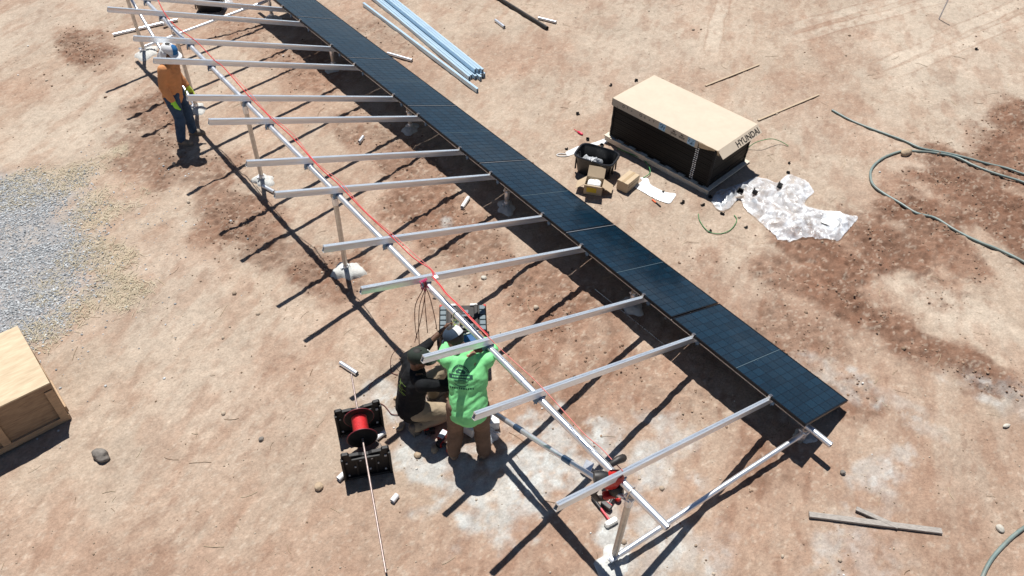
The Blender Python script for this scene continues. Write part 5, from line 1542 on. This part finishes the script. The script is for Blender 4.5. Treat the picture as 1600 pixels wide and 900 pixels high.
def cloth_mat(name, col, var=.12, rough=.85, bump=.25, bs=160, dust=.0):
    m = mat(name, col, rough, 0, var, 7, bump, bs, dust=dust)
    m.node_tree.nodes['Principled BSDF'].inputs['Specular IOR Level'].default_value = .2
    return m
sk_d, sk_m = skin_mat('dark_skin', (.13, .065, .04)), skin_mat('tanned_skin', (.30, .16, .10))
c_or = cloth_mat('orange_cotton', (.58, .265, .115), .12); c_gr = cloth_mat('bright_green_knit', (.23, .70, .28), .06, .7); c_bk = cloth_mat('black_cotton', (.010, .011, .013), .2)
c_jn = cloth_mat('blue_denim', (.035, .07, .13), .35, .85, .3, 220, .12); c_br = cloth_mat('brown_work_canvas', (.165, .105, .072), .18, .85, .25, 160, .1); c_kh = cloth_mat('khaki_canvas', (.36, .29, .20), .15, .85, .25, 160, .1)
m_boot = mat('dusty_boot_leather', (.16, .11, .075), .75, 0, .25, 14, .15, 60, dust=.5); m_boot2 = mat('grey_boot_leather', (.20, .165, .13), .75, 0, .25, 14, .15, 60, dust=.4)
m_sole = mat('boot_sole', (.22, .19, .16), .85)
m_gl_g = mat('lime_glove', (.30, .75, .06), .7, 0, .1, 20, .2, 90); m_gl_y = mat('neon_yellow_glove', (.62, .80, .08), .7, 0, .12, 20, .2, 90)
m_capw = cloth_mat('white_cap_cloth', (.72, .73, .74), .06); m_capb = cloth_mat('blue_cap_cloth', (.03, .15, .36), .1); m_capn = cloth_mat('navy_cap_cloth', (.035, .055, .085), .2); m_capk = cloth_mat('dark_green_cap_cloth', (.028, .036, .030), .35)

# worker in orange, standing and looking at the rack
pa = at(293, 218)
JA = dict(pelvis=(0, 0, .93), chest=(.05, 0, 1.24), neck=(.09, 0, 1.46), head=(.145, -.01, 1.60), face=(1, -.15, -.55),
          sh_l=(.07, .185, 1.385), sh_r=(.06, -.185, 1.385), el_l=(.02, .225, 1.12), wr_l=(.15, .205, .90), hd_l=(.5, -.1, -1), pn_l=(.2, -1, 0), el_r=(.0, -.235, 1.11), wr_r=(.09, -.225, .87), hd_r=(.25, 0, -1), pn_r=(.1, 1, 0), curl_l=.35, curl_r=.3,
          hip_l=(0, .09, .88), hip_r=(0, -.09, .88), kn_l=(.06, .13, .49), kn_r=(.05, -.13, .49), an_l=(.05, .155, .095), an_r=(-.02, -.15, .095), toe_l=(.22, .175, .03), toe_r=(.15, -.17, .03))
PA, shA, cpA, hpA, VA = person('person in orange shirt, jeans and white cap standing by the rack', pa, R(-44), JA, sk_d,
    dict(shirt=c_or, pants=c_jn, boots=m_boot2, sole=m_sole, glove_l=m_gl_y, glove_r=m_gl_g, cap=m_capw, panel=m_capb, panel_at=.2, panel_lo=.12, brim=m_capw, flap=m_capw, hem=.12, seed=3, wr=.011))
mk_ = MB(); HMx = [hpA(.092, y, z) for y, z in ((-.045, -.02), (.045, -.02), (.05, -.06), (0, -.085), (-.05, -.06))]
sg = MB(); sg.tube([hpA(.03, -.088, .012), hpA(.085, -.055, .010), hpA(.100, -.03, .006), hpA(.104, 0, .010), hpA(.100, .03, .006), hpA(.085, .055, .010), hpA(.03, .088, .012)], [.005, .010, .017, .008, .017, .010, .005], 8)
sg.build('sunglasses', mat('dark_lens', (.01, .01, .012), .1), PA, 60)
pk = MB(); pk.box((.02, -.135, .80), (.15, .05, .17), Euler((R(6), 0, 0)).to_matrix(), bev=.012); pk.build('tool_pouch', mat('dark_brown_leather', (.035, .018, .016), .6), PA)
pk = MB(); pk.box((.06, -.165, .74), (.05, .012, .05), bev=.004); pk.build('pouch_patch', m_tool_red, PA)

# worker in green, back to us, bending under a rail over the toolbox
pg = at(732, 709)
JB = dict(pelvis=(0, 0, .90), chest=(.15, 0, 1.165), neck=(.31, .04, 1.365), head=(.40, .135, 1.45), face=(.75, .75, -.55),
          sh_l=(.25, .195, 1.30), sh_r=(.26, -.19, 1.30), el_l=(.46, .28, 1.10), wr_l=(.66, .21, 1.16), hd_l=(1, -.25, .1), pn_l=(0, -.4, -1), el_r=(.50, -.25, 1.19), wr_r=(.72, -.12, 1.14), hd_r=(1, .25, -.25), pn_r=(0, .5, -1), curl_l=.5, curl_r=.6,
          hip_l=(0, .095, .86), hip_r=(0, -.095, .86), kn_l=(.05, .135, .47), kn_r=(.05, -.14, .47), an_l=(-.03, .16, .095), an_r=(-.02, -.17, .095), toe_l=(.13, .19, .03), toe_r=(.14, -.20, .03))
PB, shB, cpB, hpB, VB = person('person in bright green shirt and brown trousers bending over the toolbox', pg, R(53), JB, sk_m,
    dict(shirt=c_gr, pants=c_br, boots=m_boot, sole=m_sole, glove_l=m_gl_y, cap=m_capn, panel=m_capw, panel_at=3.9, brim=m_capn, hem=.09, seed=7, wr=.013, leg=1.1, cuff_r=.6))
spB = (VB['neck']-VB['pelvis']).normalized(); inB = spB.cross(Vector((0, 1, 0))).normalized()
inB = -inB if inB.x < 0 else inB
q = arc(0, .03, .083, .090, -.25, math.pi+.25, 26)+arc(0, .03, .066, .070, .15, math.pi-.15, 18)
q += [bar(0, .005, .235, .042, .0)]+arc(0, -.01, .086, .093, math.pi*1.22, math.pi*1.78, 12)+[bar(-.035, .055, .03, .022, .5), bar(-.005, .068, .045, .018, -.2), bar(.03, .052, .035, .03, -.6), bar(.0, .042, .09, .012)]
q += [bar(0, -.032, .15, .008), bar(0, -.047, .12, .006), bar(0, -.062, .085, .006)]
for i in range(11): q.append(bar(-.115+.023*i, -.118, .013, .018))
for i in range(12):
    a_ = math.pi*(.10+.8*i/11); q.append(bar(.077*math.cos(a_), .03+.077*math.sin(a_), .011, .009, a_+1.57))
ctr = VB['pelvis'].lerp(VB['neck'], .60)+Vector((0, .045, 0))
decal('shirt_print', q, shB, ctr, (0, -1, 0), spB, inB, mat('dark_green_print', (.02, .085, .06), .8), shB)
q2 = [bar(-.08+.016*i, .005, .010, .016) for i in range(11)]
decal('print_lettering', q2, shB, ctr, (0, -1, 0), spB, inB, c_gr, shB, .004)
# pocket flaps + belt line on the trousers
bl = MB(); bl.tube([(.10*math.cos(a*.2618)*1.28+.0, .165*math.sin(a*.2618)*1.12, .895) for a in range(25)], .016, 8, caps=False); bl.build('belt', mat('dark_belt', (.03, .02, .015), .6), PB, 60)
# the blue case he holds open
bc = thing('blue_case', 'flat blue case with white edges held beside the head of the green worker', 'case', PB.location+Matrix.Rotation(R(53), 3, 'Z') @ Vector((.66, .03, 1.145)))
bc.rotation_euler = (R(22), R(-8), R(53)+R(-78))
MB().box((0, 0, 0), (.30, .11, .035), bev=.006).build('case_body', m_blue, bc)
for s in (-1, 1): MB().box((0, s*.062, .008), (.30, .012, .045), bev=.003).build('white_edge', m_white, bc)

# worker in black, kneeling beside the wires
pk_ = at(651, 657)
JC = dict(pelvis=(-.06, 0, .36), chest=(.0, 0, .70), neck=(.055, 0, .93), head=(.075, -.01, 1.06), face=(1, -.4, -.5),
          sh_l=(.04, .19, .86), sh_r=(.03, -.195, .855), el_l=(.27, .28, .83), wr_l=(.52, .32, .95), hd_l=(.8, .2, .5), pn_l=(.3, -.6, -.6), el_r=(.28, -.25, .74), wr_r=(.53, -.13, .80), hd_r=(1, .3, .1), pn_r=(0, .6, -1), curl_l=.6, curl_r=.6,
          hip_l=(-.04, .10, .33), hip_r=(-.04, -.10, .33), kn_l=(.40, .17, .47), kn_r=(.38, -.15, .11), an_l=(.30, .19, .095), an_r=(-.07, -.15, .115), toe_l=(.47, .22, .03), toe_r=(-.20, -.15, .05), up_r=(.55, 0, .83))
JC['up_r'] = (.94, 0, .34); JC['toe_r'] = (-.03, -.15, -.05)
PC, shC, cpC, hpC, VC = person('person in black shirt, dark cap and khaki trousers kneeling beside the wires', pk_, R(-8), JC, sk_d,
    dict(shirt=c_bk, pants=c_kh, boots=m_boot2, sole=m_sole, cap=m_capk, brim=m_capk, hem=.07, seed=11, wr=.010, cuff_l=.35))
spC = (VC['neck']-VC['pelvis']).normalized(); inC = Vector((0, -1, 0)).cross(spC).normalized()
if inC.x < 0: inC = -inC
q = [bar(rnd.uniform(-.06, .06), .05-.016*i, rnd.uniform(.05, .13), .007, rnd.uniform(-.05, .05)) for i in range(9)]
decal('shirt_print', q, shC, VC['pelvis'].lerp(VC['neck'], .58), (0, -1, 0), spC, inC, mat('lime_print', (.16, .26, .05), .8), shC)
for k, yy in enumerate((-.035, .03)):
    e = MB(); pts = []
    for i in range(11):
        a_ = math.pi*(.15+1.25*i/10); a2 = math.atan2(yy+.026*math.cos(a_), .085+.022*math.sin(a_))
        x_, y_ = .085+.020*math.sin(a_), yy+.024*math.cos(a_)
        rr = min(.98, math.hypot(x_/.113, y_/.094)); z_ = .036+.094*math.sqrt(max(0, 1-rr*rr))**.8
        pts.append(hpC(-.004+x_, y_, z_+.004))
    e.tube(pts, .005, 6, flat=.4); e.build('cap_emblem', m_white, cpC, 60)
